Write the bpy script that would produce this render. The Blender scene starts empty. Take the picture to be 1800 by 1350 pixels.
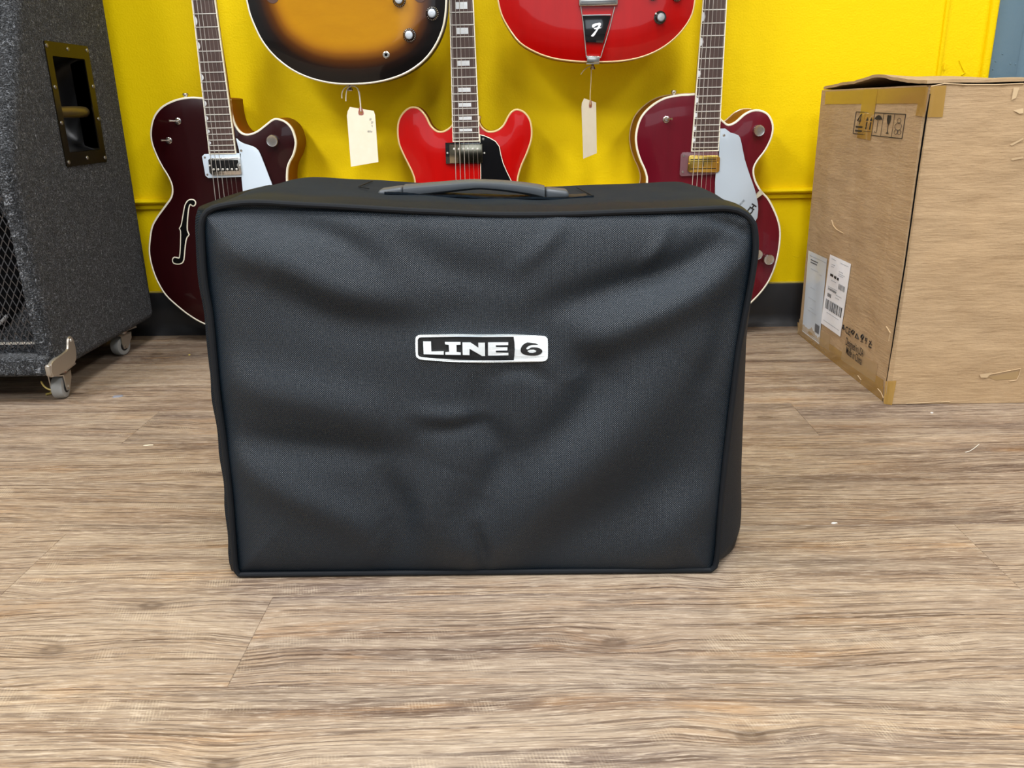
import bpy, bmesh, math, random
from mathutils import Vector, Matrix, geometry, noise as mnoise
random.seed(7)
scn = bpy.context.scene
C = scn.collection

# ---------------------------------------------------------------- camera
F = 1460.0
TH, PS, RO, H = math.radians(18.55), math.radians(1.0), math.radians(1.1), 0.511
fw = Vector((-math.sin(PS)*math.cos(TH), math.cos(PS)*math.cos(TH), -math.sin(TH)))
r0 = Vector((math.cos(PS), math.sin(PS), 0)); u0 = r0.cross(fw)
rt = math.cos(RO)*r0 - math.sin(RO)*u0
up = math.sin(RO)*r0 + math.cos(RO)*u0
CP = Vector((0, 0, H))
cam = bpy.data.cameras.new('camera'); camo = bpy.data.objects.new('camera', cam); C.objects.link(camo)
cam.sensor_width = 36; cam.lens = F/1800*36; cam.clip_start = 0.02
m = Matrix((rt, up, -fw)).transposed().to_4x4(); m.translation = CP
camo.matrix_world = m
scn.camera = camo

# ---------------------------------------------------------------- world, lamps, exposure
w = bpy.data.worlds.new('world'); scn.world = w; w.use_nodes = True
w.node_tree.nodes['Background'].inputs[0].default_value = (0.80, 0.90, 1.0, 1)
w.node_tree.nodes['Background'].inputs[1].default_value = 0.30
def area(loc, sx, sy, power, col=(1, 0.97, 0.92), rot=(0, 0, 0)):
    l = bpy.data.lights.new('ceiling_or_fill_lamp', 'AREA'); l.shape = 'RECTANGLE'; l.size = sx; l.size_y = sy
    l.energy = power; l.color = col
    o = bpy.data.objects.new('ceiling_or_fill_lamp', l); o.location = loc; o.rotation_euler = rot; C.objects.link(o)
for lx, k in ((-1.9, 1.25), (0.1, 1.0), (2.1, .75)):
    for ly, e in ((-1.9, 42), (0.10, 46)):
        area((lx, ly, 2.78), 0.6, 1.2, e*k, (0.97, 0.98, 1.0))
area((0.2, -3.9, 1.5), 2.4, 1.2, 12, (0.80, 0.90, 1.0), (math.radians(90), 0, 0))   # added fill light behind the camera, no window built there
scn.view_settings.view_transform = 'Standard'
scn.view_settings.look = 'None'
scn.view_settings.gamma = 1.0
scn.view_settings.use_curve_mapping = False
scn.view_settings.exposure = 0.30

# ---------------------------------------------------------------- pixel -> point on a real plane
def ray(px, py): return fw*F + rt*(px-900) - up*(py-675)
def atY(px, py, Y): d = ray(px, py); return CP + d*(Y/d.y)
def atX(px, py, X): d = ray(px, py); return CP + d*(X/d.x)
def atZ(px, py, Z=0.0): d = ray(px, py); return CP + d*((Z-H)/d.z)
def XZ(pts, Y): return [(p.x, p.z) for p in (atY(x, y, Y) for x, y in pts)]

# ---------------------------------------------------------------- object helpers
def tag(o, label, cat, group=None):
    o['label'] = label; o['category'] = cat
    if group: o['group'] = group
    return o
def thing(name, loc, label, cat, group=None):
    o = bpy.data.objects.new(name, None); C.objects.link(o); o.location = loc; o.empty_display_size = .05
    return tag(o, label, cat, group)
def rootloc(o):
    v = Vector((0, 0, 0))
    while o: v += o.location; o = o.parent
    return v
def link(name, me, mat, parent=None, smooth=False):
    o = bpy.data.objects.new(name, me)
    if parent:
        o.parent = parent; me.transform(Matrix.Translation(-rootloc(parent)))
    if mat and not me.materials: me.materials.append(mat)
    if smooth:
        for p in me.polygons: p.use_smooth = True
        if smooth == 'auto':
            me.set_sharp_from_angle(angle=math.radians(35))
    C.objects.link(o); return o
def mesh(name, vs, fs, mat, parent=None, smooth=False):
    me = bpy.data.meshes.new(name); me.from_pydata([tuple(v) for v in vs], [], fs); me.update()
    return link(name, me, mat, parent, smooth)
def frombm(name, bm, mat, parent=None, smooth=False):
    bmesh.ops.recalc_face_normals(bm, faces=bm.faces)
    me = bpy.data.meshes.new(name); bm.to_mesh(me); bm.free()
    return link(name, me, mat, parent, smooth)
def bm_box(bm, a, b, bev=0, seg=2):
    r = bmesh.ops.create_cube(bm, size=1)
    a = Vector(a); b = Vector(b)
    for v in r['verts']: v.co = (a+b)/2 + Vector(v.co[i]*(b-a)[i] for i in range(3))
    if bev:
        es = {e for v in r['verts'] for e in v.link_edges}
        bmesh.ops.bevel(bm, geom=list(es), offset=bev, segments=seg, affect='EDGES', profile=.5)
def box(name, a, b, mat, parent=None, bev=0, seg=2):
    bm = bmesh.new(); bm_box(bm, a, b, bev, seg); return frombm(name, bm, mat, parent, 'auto' if bev else False)
def catmull(pts, n=4, closed=True):
    out = []; N = len(pts)
    for i in range(N if closed else N-1):
        p0 = pts[(i-1) % N] if closed or i > 0 else pts[i]
        p1 = pts[i]; p2 = pts[(i+1) % N]
        p3 = pts[(i+2) % N] if closed or i+2 < N else p2
        for k in range(n):
            t = k/n
            out.append(tuple(.5*((2*b)+(c-a)*t+(2*a-5*b+4*c-d)*t*t+(3*b-a-3*c+d)*t**3) for a, b, c, d in zip(p0, p1, p2, p3)))
    if not closed: out.append(tuple(pts[-1]))
    return out
def ccw(p):
    a = sum(p[i-1][0]*p[i][1]-p[i][0]*p[i-1][1] for i in range(len(p)))
    return list(p) if a > 0 else list(p)[::-1]
def offset(p, d):            # inset (d>0) of a ccw polygon
    out = []; N = len(p)
    for i in range(N):
        a = Vector(p[i-1]); b = Vector(p[i]); c = Vector(p[(i+1) % N])
        e = (b-a); g = (c-b)
        if e.length < 1e-9: e = g
        if g.length < 1e-9: g = e
        n1 = Vector((-e.y, e.x)).normalized(); n2 = Vector((-g.y, g.x)).normalized()
        n = (n1+n2)
        if n.length < 1e-6: n = n1
        n.normalize(); k = max(.6, n.dot(n1))
        out.append(tuple(b+n*d/k))
    return out
# a plate: polygon in the (a,b) plane, mapped to 3D by front(a,b) and back(a,b)
def plate(name, pts, y, th, mat, parent=None, bev=0.0, smooth='auto', M=None):
    pts = ccw(pts); n = len(pts); bm = bmesh.new()
    rings = []
    if bev: rings = [(offset(pts, bev), y), (offset(pts, bev*.3), y+bev*.3), (pts, y+bev), (pts, y+th)]
    else: rings = [(pts, y), (pts, y+th)]
    R = [[bm.verts.new((p[0], yy, p[1])) for p in rr] for rr, yy in rings]
    for a, b in zip(R, R[1:]):
        for i in range(n): bm.faces.new((a[i-1], a[i], b[i], b[i-1]))
    for ring in (R[0], R[-1]):
        tri = geometry.tessellate_polygon([[v.co for v in ring]])
        for t in tri:
            try: bm.faces.new([ring[i] for i in t])
            except ValueError: pass
    if M is not None:
        for v in bm.verts: v.co = M @ v.co
    return frombm(name, bm, mat, parent, smooth)
def tube_bm(bm, pts, r, seg=8, closed=False, cap=True):
    pts = [Vector(p) for p in pts]; N = len(pts); rings = []
    prev = None
    for i, p in enumerate(pts):
        if closed: t = pts[(i+1) % N]-pts[i-1]
        else: t = pts[min(i+1, N-1)]-pts[max(i-1, 0)]
        t.normalize()
        if prev is None:
            a = Vector((0, 0, 1)) if abs(t.z) < .9 else Vector((1, 0, 0))
            n = t.cross(a).normalized()
        else:
            n = (prev-t*prev.dot(t)).normalized()
        prev = n; b = t.cross(n)
        rr = r[i] if isinstance(r, (list, tuple)) else r
        rings.append([bm.verts.new(p+(n*math.cos(2*math.pi*k/seg)+b*math.sin(2*math.pi*k/seg))*rr) for k in range(seg)])
    for i in range(N if closed else N-1):
        a = rings[i]; b = rings[(i+1) % N]
        for k in range(seg): bm.faces.new((a[k-1], a[k], b[k], b[k-1]))
    if cap and not closed: bm.faces.new(rings[0]); bm.faces.new(rings[-1])
def tube(name, pts, r, mat, parent=None, seg=8, closed=False):
    bm = bmesh.new(); tube_bm(bm, pts, r, seg, closed); return frombm(name, bm, mat, parent, 'auto')
# surface of revolution about an axis through c along direction d; prof = [(dist along d, radius)]
def lathe_bm(bm, c, d, prof, seg=24):
    c = Vector(c); d = Vector(d).normalized(); a = Vector((0, 0, 1)) if abs(d.z) < .9 else Vector((1, 0, 0))
    n = d.cross(a).normalized(); b = d.cross(n); R = []
    for h, r in prof:
        R.append([bm.verts.new(c+d*h+(n*math.cos(2*math.pi*k/seg)+b*math.sin(2*math.pi*k/seg))*max(r, 1e-5)) for k in range(seg)])
    for p, q in zip(R, R[1:]):
        for k in range(seg): bm.faces.new((p[k-1], p[k], q[k], q[k-1]))
    bm.faces.new(R[0]); bm.faces.new(R[-1])
def lathe(name, c, d, prof, mat, parent=None, seg=24):
    bm = bmesh.new(); lathe_bm(bm, c, d, prof, seg); return frombm(name, bm, mat, parent, 'auto')
def text(name, s, M, size, mat, parent, depth=0.0002, sx=1.0, bold=0):
    cu = bpy.data.curves.new(name, 'FONT'); cu.body = s; cu.size = size; cu.extrude = depth; cu.align_x = 'LEFT'; cu.offset = bold
    t = bpy.data.objects.new(name, cu); C.objects.link(t)
    dg = bpy.context.evaluated_depsgraph_get(); me = bpy.data.meshes.new_from_object(t.evaluated_get(dg))
    bpy.data.objects.remove(t); me.transform(M @ Matrix.Diagonal((sx, 1, 1, 1)))
    return link(name, me, mat, parent)
def frame(o, ax, ay):        # matrix: text x -> ax, text y -> ay
    ax = Vector(ax).normalized(); ay = Vector(ay); ay = (ay-ax*ay.dot(ax)).normalized(); az = ax.cross(ay)
    M = Matrix((ax, ay, az)).transposed().to_4x4(); M.translation = Vector(o); return M

# ---------------------------------------------------------------- materials
class NT:
    def __init__(s, name, **kw):
        s.m = bpy.data.materials.new(name); s.m.use_nodes = True; s.t = s.m.node_tree
        s.b = s.t.nodes['Principled BSDF']
        for k, v in kw.items():
            k = {'col': 'Base Color', 'rough': 'Roughness', 'metal': 'Metallic', 'spec': 'Specular IOR Level', 'coat': 'Coat Weight', 'coatr': 'Coat Roughness', 'sheen': 'Sheen Weight', 'sheenr': 'Sheen Roughness', 'alpha': 'Alpha', 'trans': 'Transmission Weight'}[k]
            if k == 'Base Color': v = (*v, 1)
            s.b.inputs[k].default_value = v
    def n(s, typ, ins=None, **props):
        nd = s.t.nodes.new(typ)
        for k, v in props.items(): setattr(nd, k, v)
        for k, v in (ins or {}).items():
            if isinstance(v, bpy.types.NodeSocket): s.t.links.new(v, nd.inputs[k])
            else: nd.inputs[k].default_value = v
        return nd
    def math(s, op, a, b=0.0, c=0.0, clamp=False):
        return s.n('ShaderNodeMath', {0: a, 1: b, 2: c}, operation=op, use_clamp=clamp).outputs[0]
    def mix(s, f, a, b, blend='MIX'):
        nd = s.n('ShaderNodeMix', None, data_type='RGBA', blend_type=blend)
        for i, v in ((0, f), (6, a), (7, b)):
            if isinstance(v, bpy.types.NodeSocket): s.t.links.new(v, nd.inputs[i])
            else: nd.inputs[i].default_value = v if i == 0 else (*v, 1)
        return nd.outputs[2]
    def ramp(s, f, stops):
        nd = s.n('ShaderNodeValToRGB', {0: f}); e = nd.color_ramp.elements
        while len(e) > 1: e.remove(e[-1])
        for i, (p, c) in enumerate(stops):
            el = e[0] if i == 0 else e.new(p)
            el.position = p; el.color = (*c, 1) if len(c) == 3 else c
        return nd.outputs[0]
    def coord(s, sc=(1, 1, 1), rnd=0, kind='Object'):
        v = s.n('ShaderNodeTexCoord').outputs[kind]
        if rnd:
            r = s.n('ShaderNodeObjectInfo').outputs['Random']
            r = s.n('ShaderNodeCombineXYZ', {0: s.math('MULTIPLY', r, rnd), 1: s.math('MULTIPLY', r, rnd*3.7), 2: 0.0}).outputs[0]
            v = s.n('ShaderNodeVectorMath', {0: v, 1: r}, operation='ADD').outputs[0]
        return s.n('ShaderNodeMapping', {'Vector': v, 'Scale': sc}).outputs[0]
    def noise(s, vec, scale=1, detail=4, rough=.5, dist=0):
        return s.n('ShaderNodeTexNoise', {'Vector': vec, 'Scale': scale, 'Detail': detail, 'Roughness': rough, 'Distortion': dist}).outputs[0]
    def set(s, k, v): s.t.links.new(v, s.b.inputs[k])
    def bump(s, h, dist=.001, st=1.0):
        b = s.n('ShaderNodeBump', {'Height': h, 'Distance': dist, 'Strength': st}).outputs[0]; s.set('Normal', b)
def simple(name, col, rough=.5, **kw): return NT(name, col=col, rough=rough, **kw).m
def g(c): return tuple(((x/255)/12.92 if x/255 <= .04045 else ((x/255+.055)/1.055)**2.4) for x in c)

# yellow painted wall with roller texture
t = NT('yellow_paint', rough=.6, spec=.15); c = t.coord()
n1 = t.noise(c, 260, 3, .6); n2 = t.noise(c, 2.2, 3)
t.set('Base Color', t.mix(n2, g((243, 209, 0)), g((249, 218, 0))))
t.bump(t.math('ADD', n1, t.math('MULTIPLY', t.noise(c, 45, 3), .8)), .0016, .55); M_yel = t.m
t = NT('blue_paint', rough=.45); c = t.coord()
t.set('Base Color', t.mix(t.noise(c, 3, 3), g((96, 124, 140)), g((106, 132, 148)))); t.bump(t.noise(c, 120, 4), .001, .4); M_blue = t.m
t = NT('black_rubber_base', rough=.42); c = t.coord(); t.set('Base Color', t.mix(t.noise(c, 6, 5), (.012, .012, .013), (.022, .022, .024))); t.bump(t.noise(c, 30, 3), .001, .3); M_base = t.m
t = NT('plaster', rough=.9, col=(.40, .40, .40)); M_plaster = t.m

# wood-look vinyl planks
t = NT('vinyl_plank', rough=.46)
c1 = t.coord((1, 1, 1), 40)
warp = t.noise(t.n('ShaderNodeMapping', {'Vector': c1, 'Scale': (1.2, 4, 1)}).outputs[0], 1, 3)
sx = t.n('ShaderNodeSeparateXYZ', {0: c1})
kv = t.n('ShaderNodeCombineXYZ', {0: t.math('MULTIPLY', sx.outputs[0], 2.3), 1: t.math('MULTIPLY', sx.outputs[1], 4.2), 2: 0.0}).outputs[0]
vor = t.n('ShaderNodeTexVoronoi', {'Vector': kv, 'Scale': 1.0, 'Randomness': 1.0}, voronoi_dimensions='2D')
kd = t.math('ADD', vor.outputs['Distance'], t.math('MULTIPLY', t.noise(c1, 60, 3), .012))
knear = t.ramp(kd, [(.0, (1, 1, 1)), (.05, (.6, .6, .6)), (.16, (0, 0, 0))])
yw = t.math('ADD', t.math('ADD', sx.outputs[1], t.math('MULTIPLY', warp, .10)), t.math('MULTIPLY', knear, .012))
def vec(x, y, xs, ys): return t.n('ShaderNodeCombineXYZ', {0: t.math('MULTIPLY', x, xs), 1: t.math('MULTIPLY', y, ys), 2: 0.0}).outputs[0]
fine = t.noise(vec(sx.outputs[0], yw, 4.5, 310), 1, 4, .70)
fine2 = t.noise(vec(sx.outputs[0], yw, 34, 520), 1, 3, .7)
mid = t.noise(vec(sx.outputs[0], yw, 2.2, 34), 1, 4, .6)
big = t.noise(vec(sx.outputs[0], yw, 1.3, 9), 1, 3, .55)
orange = t.noise(vec(sx.outputs[0], yw, 3.1, 16), 1.7, 3, .6)
crk = t.noise(vec(sx.outputs[0], yw, 2.4, 75), 1, 4, .7)
blot = t.noise(c1, 26, 5, .7)
tick = t.n('ShaderNodeTexWave', {'Vector': vec(t.math('ADD', sx.outputs[0], t.math('MULTIPLY', sx.outputs[1], .25)), sx.outputs[1], 1, 1), 'Scale': 105.0, 'Distortion': 3.5, 'Detail': 2.0, 'Detail Scale': 8.0}, wave_type='BANDS', bands_direction='X').outputs[1]
base = t.ramp(big, [(.30, g((102, 88, 79))), (.42, g((142, 122, 103))), (.52, g((170, 151, 129))), (.66, g((126, 112, 103)))])
base = t.mix(t.ramp(orange, [(.55, (0, 0, 0)), (.72, (.65, .65, .65))]), base, g((176, 138, 96)))
base = t.mix(t.ramp(mid, [(.42, (0, 0, 0)), (.62, (.8, .8, .8))]), base, g((180, 166, 148)))
lines = t.math('MULTIPLY', t.ramp(fine, [(.43, (1, 1, 1)), (.49, (0, 0, 0))]), t.ramp(mid, [(.25, (1, 1, 1)), (.75, (.45, .45, .45))]))
base = t.mix(t.math('MULTIPLY', lines, .9), base, g((72, 54, 45)))
lt = t.ramp(fine2, [(.54, (0, 0, 0)), (.62, (1, 1, 1))])
base = t.mix(t.math('MULTIPLY', lt, .5), base, g((216, 203, 186)))
base = t.mix(t.math('MULTIPLY', t.ramp(fine2, [(.34, (1, 1, 1)), (.45, (0, 0, 0))]), .6), base, g((96, 76, 64)))
tk = t.math('MULTIPLY', t.math('MULTIPLY', tick, t.ramp(blot, [(.5, (0, 0, 0)), (.62, (1, 1, 1))])), t.ramp(t.noise(vec(sx.outputs[0], yw, 4, 22), 1, 2), [(.48, (0, 0, 0)), (.6, (1, 1, 1))]))
base = t.mix(t.math('MULTIPLY', tk, .30), base, g((228, 216, 192)))
base = t.mix(t.math('MULTIPLY', t.ramp(crk, [(.27, (1, 1, 1)), (.36, (0, 0, 0))]), .7), base, g((92, 72, 60)))
rnd = t.n('ShaderNodeObjectInfo').outputs['Random']
base = t.mix(1.0, base, t.mix(rnd, (.82, .77, .73), (.95, .90, .84)), 'MULTIPLY')
kn = t.ramp(kd, [(.010, (.55, .55, .55)), (.024, (1, 1, 1)), (.034, (.9, .9, .9)), (.040, (.35, .35, .35)), (.075, (0, 0, 0))])
kn = t.math('MULTIPLY', kn, t.math('GREATER_THAN', t.n('ShaderNodeSeparateColor', {0: vor.outputs['Color']}).outputs[0], .62))
base = t.mix(t.math('MULTIPLY', kn, .65), base, g((80, 62, 50)))
t.set('Base Color', base)
t.set('Roughness', t.math('ADD', t.math('MULTIPLY', fine, .25), .34))
t.bump(t.math('ADD', t.math('MULTIPLY', fine, -1.0), t.math('MULTIPLY', lines, -.8)), .0009, .5); M_plank = t.m

# ballistic nylon cover
def nylon(name, base, hi, cell=840, rough=.5, bump=.0003, dustcol=None):
    t = NT(name, rough=rough, sheen=.0, sheenr=.4, spec=.5)
    c = t.n('ShaderNodeUVMap').outputs[0]; s = t.n('ShaderNodeSeparateXYZ', {0: c})
    k = math.pi*cell
    a = t.math('SINE', t.math('MULTIPLY', s.outputs[0], k*1.0)); b = t.math('SINE', t.math('MULTIPLY', s.outputs[1], k*1.55))
    p = t.math('ABSOLUTE', t.math('MULTIPLY', a, b))
    q = t.math('SINE', t.math('MULTIPLY', t.math('ADD', s.outputs[0], t.math('MULTIPLY', s.outputs[1], 1.15)), k))
    q2 = t.math('SINE', t.math('MULTIPLY', t.math('SUBTRACT', s.outputs[0], t.math('MULTIPLY', s.outputs[1], 1.15)), k))
    d = t.math('MULTIPLY', t.math('ADD', q, q2), .5)     # staggered dots
    f = t.ramp(d, [(.0, (0, 0, 0)), (.75, (1, 1, 1))])
    lo = t.noise(t.coord(), 9, 4, .6)
    col = t.mix(t.math('MULTIPLY', f, t.math('ADD', t.math('MULTIPLY', lo, .5), .65)), base, hi)
    if dustcol:
        at = t.n('ShaderNodeAttribute', attribute_name='dust').outputs['Fac']
        du = t.math('MULTIPLY', at, t.ramp(t.noise(t.coord((1, 1.6, 1)), 22, 6, .7), [(.3, (.45, .45, .45)), (.7, (1, 1, 1))]))
        col = t.mix(du, col, dustcol)
        t.set('Roughness', t.math('ADD', t.math('MULTIPLY', at, .3), rough, clamp=True))
    t.set('Base Color', col); t.bump(d, bump, .8)
    return t.m
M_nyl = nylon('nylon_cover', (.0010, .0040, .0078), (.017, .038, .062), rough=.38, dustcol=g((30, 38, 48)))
M_pip = simple('piping', (.004, .006, .009), .7, spec=.3)
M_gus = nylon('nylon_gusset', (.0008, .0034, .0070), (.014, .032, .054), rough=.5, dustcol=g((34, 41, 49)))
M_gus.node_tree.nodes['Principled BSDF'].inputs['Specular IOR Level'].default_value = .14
M_hand = simple('handle_rubber', g((74, 79, 84)), .42)
M_thread = simple('white_thread', g((228, 236, 238)), .6)
t = NT('embroidery', rough=.6); c = t.coord((1500, 1, 260)); nn = t.noise(c, 1, 2)
t.set('Base Color', t.mix(nn, g((214, 226, 232)), g((240, 246, 247)))); t.bump(nn, .0004, .6); M_thread = t.m
M_black = simple('black_matte', (.008, .009, .010), .6)
M_patch = nylon('nylon_patch', (.008, .009, .010), (.02, .024, .028))

# guitars
def lacquer(name, c1, c2, sc=3):
    t = NT(name, rough=.3, coat=.4, coatr=.05, spec=.2); c = t.coord((sc*3, 1, sc*.4))
    n = t.noise(c, 6, 5, .65); t.set('Base Color', t.mix(n, c1, c2)); return t.m
M_burg = lacquer('burgundy_lacquer', (.014, .0004, .0012), (.025, .0008, .0020))
M_wine = lacquer('wine_lacquer', (.085, .0025, .008), (.15, .004, .014))
M_red = lacquer('cherry_lacquer', (.40, .001, .0005), (.54, .002, .001))
M_red2 = lacquer('red_lacquer', (.33, .001, .0005), (.46, .0015, .001))
t = NT('sunburst_lacquer', rough=.35, coat=.4, coatr=.05, spec=.2)
at = t.n('ShaderNodeAttribute', attribute_name='edge').outputs['Fac']
at = t.math('ADD', at, t.math('MULTIPLY', t.math('SUBTRACT', t.noise(t.coord(), 7, 3), .5), .16))
amb = t.mix(t.noise(t.coord((1, 1, 3)), 9, 6, .7), g((166, 110, 2)), g((194, 138, 6)))
col = t.ramp(at, [(.16, (.004, .003, .003)), (.30, (.012, .004, .002)), (.48, (.080, .022, .001)), (.68, (.30, .11, .003)), (.92, g((190, 130, 4)))])
t.set('Base Color', t.mix(t.ramp(at, [(.62, (0, 0, 0)), (.95, (1, 1, 1))]), col, amb)); M_burst = t.m
M_bind = simple('cream_binding', g((244, 238, 216)), .35, coat=.5)
M_bindy = simple('aged_binding', g((226, 196, 140)), .35, coat=.5)
M_side_b = simple('burgundy_side', (.012, .002, .002), .45, spec=.25)
M_side_a = simple('amber_side', g((128, 58, 8)), .45, spec=.25)
M_side_r = simple('red_side', (.18, .003, .002), .45, spec=.25)
M_side_d = simple('dark_side', (.02, .01, .006), .45, spec=.25)
t = NT('rosewood', rough=.5); n = t.noise(t.coord((240, 1, 8)), 1, 4, .7); t.set('Base Color', t.mix(n, g((30, 20, 18)), g((98, 74, 66)))); M_rose = t.m
M_alu = simple('spun_aluminium', g((214, 220, 226)), .42, metal=.75)
M_nickel = simple('nickel', g((205, 202, 196)), .24, metal=1.0)
M_fret = simple('fret_wire', g((236, 234, 226)), .32, metal=.55)
M_str = simple('string_wire', g((225, 220, 212)), .35, metal=.6)
M_gold = simple('gold_plate', g((226, 190, 96)), .25, metal=1.0)
M_white = simple('white_plastic', g((212, 226, 238)), .25, coat=.5)
M_grey = simple('silver_pickguard', g((178, 190, 200)), .28, coat=.5)
M_blkp = simple('black_plastic', (.006, .006, .007), .12, coat=1.0)
t = NT('pearl_inlay', rough=.3, coat=.5); n = t.noise(t.coord((1, 1, 4)), 90, 4, .7, 1.5); t.set('Base Color', t.mix(n, g((178, 184, 188)), g((250, 252, 250)))); M_pearl = t.m
M_clear = simple('clear_plastic', g((150, 110, 116)), .12, alpha=.45, coat=1.0)
M_hole = simple('hollow_dark', (.002, .002, .002), .9, spec=.1)
t = NT('manila', rough=.75); n = t.noise(t.coord(), 60, 4); t.set('Base Color', t.mix(n, g((236, 226, 198)), g((246, 238, 216)))); M_tag = t.m
M_ring = simple('tag_reinforcement', g((168, 104, 92)), .7)
M_brass = simple('brass_eyelet', g((196, 150, 80)), .35, metal=.8)
M_cotton = simple('cotton_string', g((236, 230, 216)), .8)
M_cotton2 = simple('aged_string', g((204, 180, 130)), .8)
M_ink = simple('print_ink', (.016, .014, .013), .7)
M_pencil = simple('pencil', g((120, 120, 124)), .8)

# speaker cabinet
t = NT('cabinet_carpet', rough=.95, sheen=.15, sheenr=.5, spec=.1); c = t.coord()
a = t.math('MAXIMUM', t.noise(t.n('ShaderNodeMapping', {'Vector': c, 'Rotation': (.5, .3, .2), 'Scale': (1, 1, 3.2)}).outputs[0], 115, 3, .85, 1.5), t.noise(t.n('ShaderNodeMapping', {'Vector': c, 'Rotation': (-.7, .2, .9), 'Scale': (1, 3.0, 1)}).outputs[0], 105, 3, .85, 1.5)); b2 = t.n('ShaderNodeTexVoronoi', {'Vector': t.n('ShaderNodeMapping', {'Vector': c, 'Rotation': (.4, .3, .7), 'Scale': (1, 2.2, 1)}).outputs[0], 'Scale': 300.0, 'Randomness': 1.0}).outputs['Distance']
n3 = t.noise(c, 26, 4)
col = t.ramp(a, [(.42, (.003, .0035, .004)), (.51, (.016, .0175, .020)), (.59, (.060, .065, .072)), (.66, (.34, .36, .39))])
col = t.mix(t.math('MULTIPLY', n3, .25), col, (.012, .013, .014)); t.set('Base Color', col)
t.bump(t.math('ADD', a, t.math('MULTIPLY', b2, .8)), .004, 1.0); M_carp = t.m
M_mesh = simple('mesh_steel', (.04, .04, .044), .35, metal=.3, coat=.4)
M_meshl = simple('mesh_steel_lit', g((92, 96, 104)), .4, metal=.5)  # paler copy of the mesh steel, painting the light on the sloping grille
M_cone = simple('speaker_cone', (.0012, .0012, .0015), .9, spec=.1)
M_surr = simple('speaker_frame_glint', g((150, 150, 150)), .5)
M_plate = simple('handle_plate', g((62, 56, 44)), .3, metal=.9)
M_hplast = simple('handle_dish', (.004, .004, .005), .4)
M_screw = simple('screw_head', g((150, 148, 142)), .3, metal=.9)
M_corner = simple('steel_corner', g((178, 170, 158)), .38, metal=.75)
M_wheel = simple('caster_rubber', g((150, 152, 150)), .6)
M_tie = simple('yellow_tie', g((190, 172, 96)), .5)

# cardboard
t = NT('cardboard', rough=.85); c = t.coord()
a = t.noise(t.n('ShaderNodeMapping', {'Vector': c, 'Scale': (6, 6, 60)}).outputs[0], 4, 5, .7); b2 = t.noise(c, 5, 5, .6)
col = t.mix(a, g((164, 134, 98)), g((196, 167, 128))); col = t.mix(t.ramp(b2, [(.35, (0, 0, 0)), (.75, (.5, .5, .5))]), col, g((182, 158, 126)))
t.set('Base Color', col); t.bump(t.math('ADD', t.math('MULTIPLY', a, .4), t.math('ADD', t.noise(c, 14, 5, .65), t.noise(t.n('ShaderNodeMapping', {'Vector': c, 'Scale': (1, 1, 3.5)}).outputs[0], 9, 4, .6))), .004, .7); M_card = t.m
M_cardl = simple('card_torn', g((206, 180, 142)), .9)
M_cardd2 = simple('card_gouge', g((168, 140, 98)), .9)
M_cardd = simple('card_inside', g((110, 86, 58)), .9)
t = NT('packing_tape', rough=.22, col=g((176, 138, 66)), coat=.6, alpha=.82); t.bump(t.noise(t.coord(), 60, 4), .0008, .5); M_tape = t.m
t = NT('clear_tape', rough=.3, col=g((206, 176, 128)), coat=.6, alpha=.5); M_tape2 = t.m
M_label = simple('paper_label', g((245, 247, 250)), .5)
M_labelp = simple('label_pouch', g((226, 236, 245)), .22, coat=.8)
M_lprint = simple('label_print', g((90, 92, 96)), .7)

# ================================================================= SETTING
def struct(o): o['kind'] = 'structure'; return o
WY = 1.94
fl = bpy.data.objects.new('floor', None); C.objects.link(fl); struct(fl)
box('slab', (-3.2, -4.2, -.03), (3.4, WY+.1, -.0022), simple('subfloor', (.05, .042, .036), .8), fl)
rows = {}
yb = .644
k0 = -8; J = {0: -.283, 1: -.5925, 2: .18, 3: -.86, 4: .47, 5: -.15, 6: .77, 7: -.45, 8: .3, -1: .62}
for k in range(k0, 9):
    y0 = yb+.15*k; y1 = min(y0+.15, WY)
    if y0 >= WY: break
    j = J.get(k, random.uniform(-.5, .5)); L = 1.13
    x = j
    while x > -3.0: x -= L
    while x < 3.2:
        # bevelled plank: top slightly inset so that the joint reads as a fine groove
        e = .0005; z0 = -.0022
        vs = [(x, y0, z0), (x+L, y0, z0), (x+L, y1, z0), (x, y1, z0),
              (x, y0, -.0007), (x+L, y0, -.0007), (x+L, y1, -.0007), (x, y1, -.0007),
              (x+e, y0+e, 0), (x+L-e, y0+e, 0), (x+L-e, y1-e, 0), (x+e, y1-e, 0)]
        fs = [(0, 3, 2, 1), (8, 9, 10, 11)]
        for a in (0, 4):
            for i in range(4): fs.append((a+i, a+(i+1) % 4, a+4+(i+1) % 4, a+4+i))
        mesh('plank', vs, fs, M_plank, fl); x += L

# back wall: yellow, chair rail, black cove base, casing and blue wall section at the right
wb = bpy.data.objects.new('wall_back', None); C.objects.link(wb); wb.location = (0, WY, 0); struct(wb)
box('upper_wall', (-3.2, WY, .313), (.905, WY+.1, 2.9), M_yel, wb)
box('lower_wall', (-3.2, WY+.004, .09), (1.02, WY+.1, .313), M_yel, wb)
def sweepx(name, prof, x0, x1, mat, parent=None):
    n = len(prof); vs = [(x0, y, z) for y, z in prof]+[(x1, y, z) for y, z in prof]
    fs = [(i, (i+1) % n, n+(i+1) % n, n+i) for i in range(n)]+[tuple(range(n))[::-1], tuple(range(n, 2*n))]
    return mesh(name, vs, fs, mat, parent, 'auto')
rail = [(WY+.004, .298), (WY-.004, .299), (WY-.005, .302), (WY-.005, .308)]+[(WY-.004-.012*math.sin(math.pi*i/8), .309+.013*(1-math.cos(math.pi*i/8))/2) for i in range(9)]+[(WY+.004, .3225)]
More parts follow.
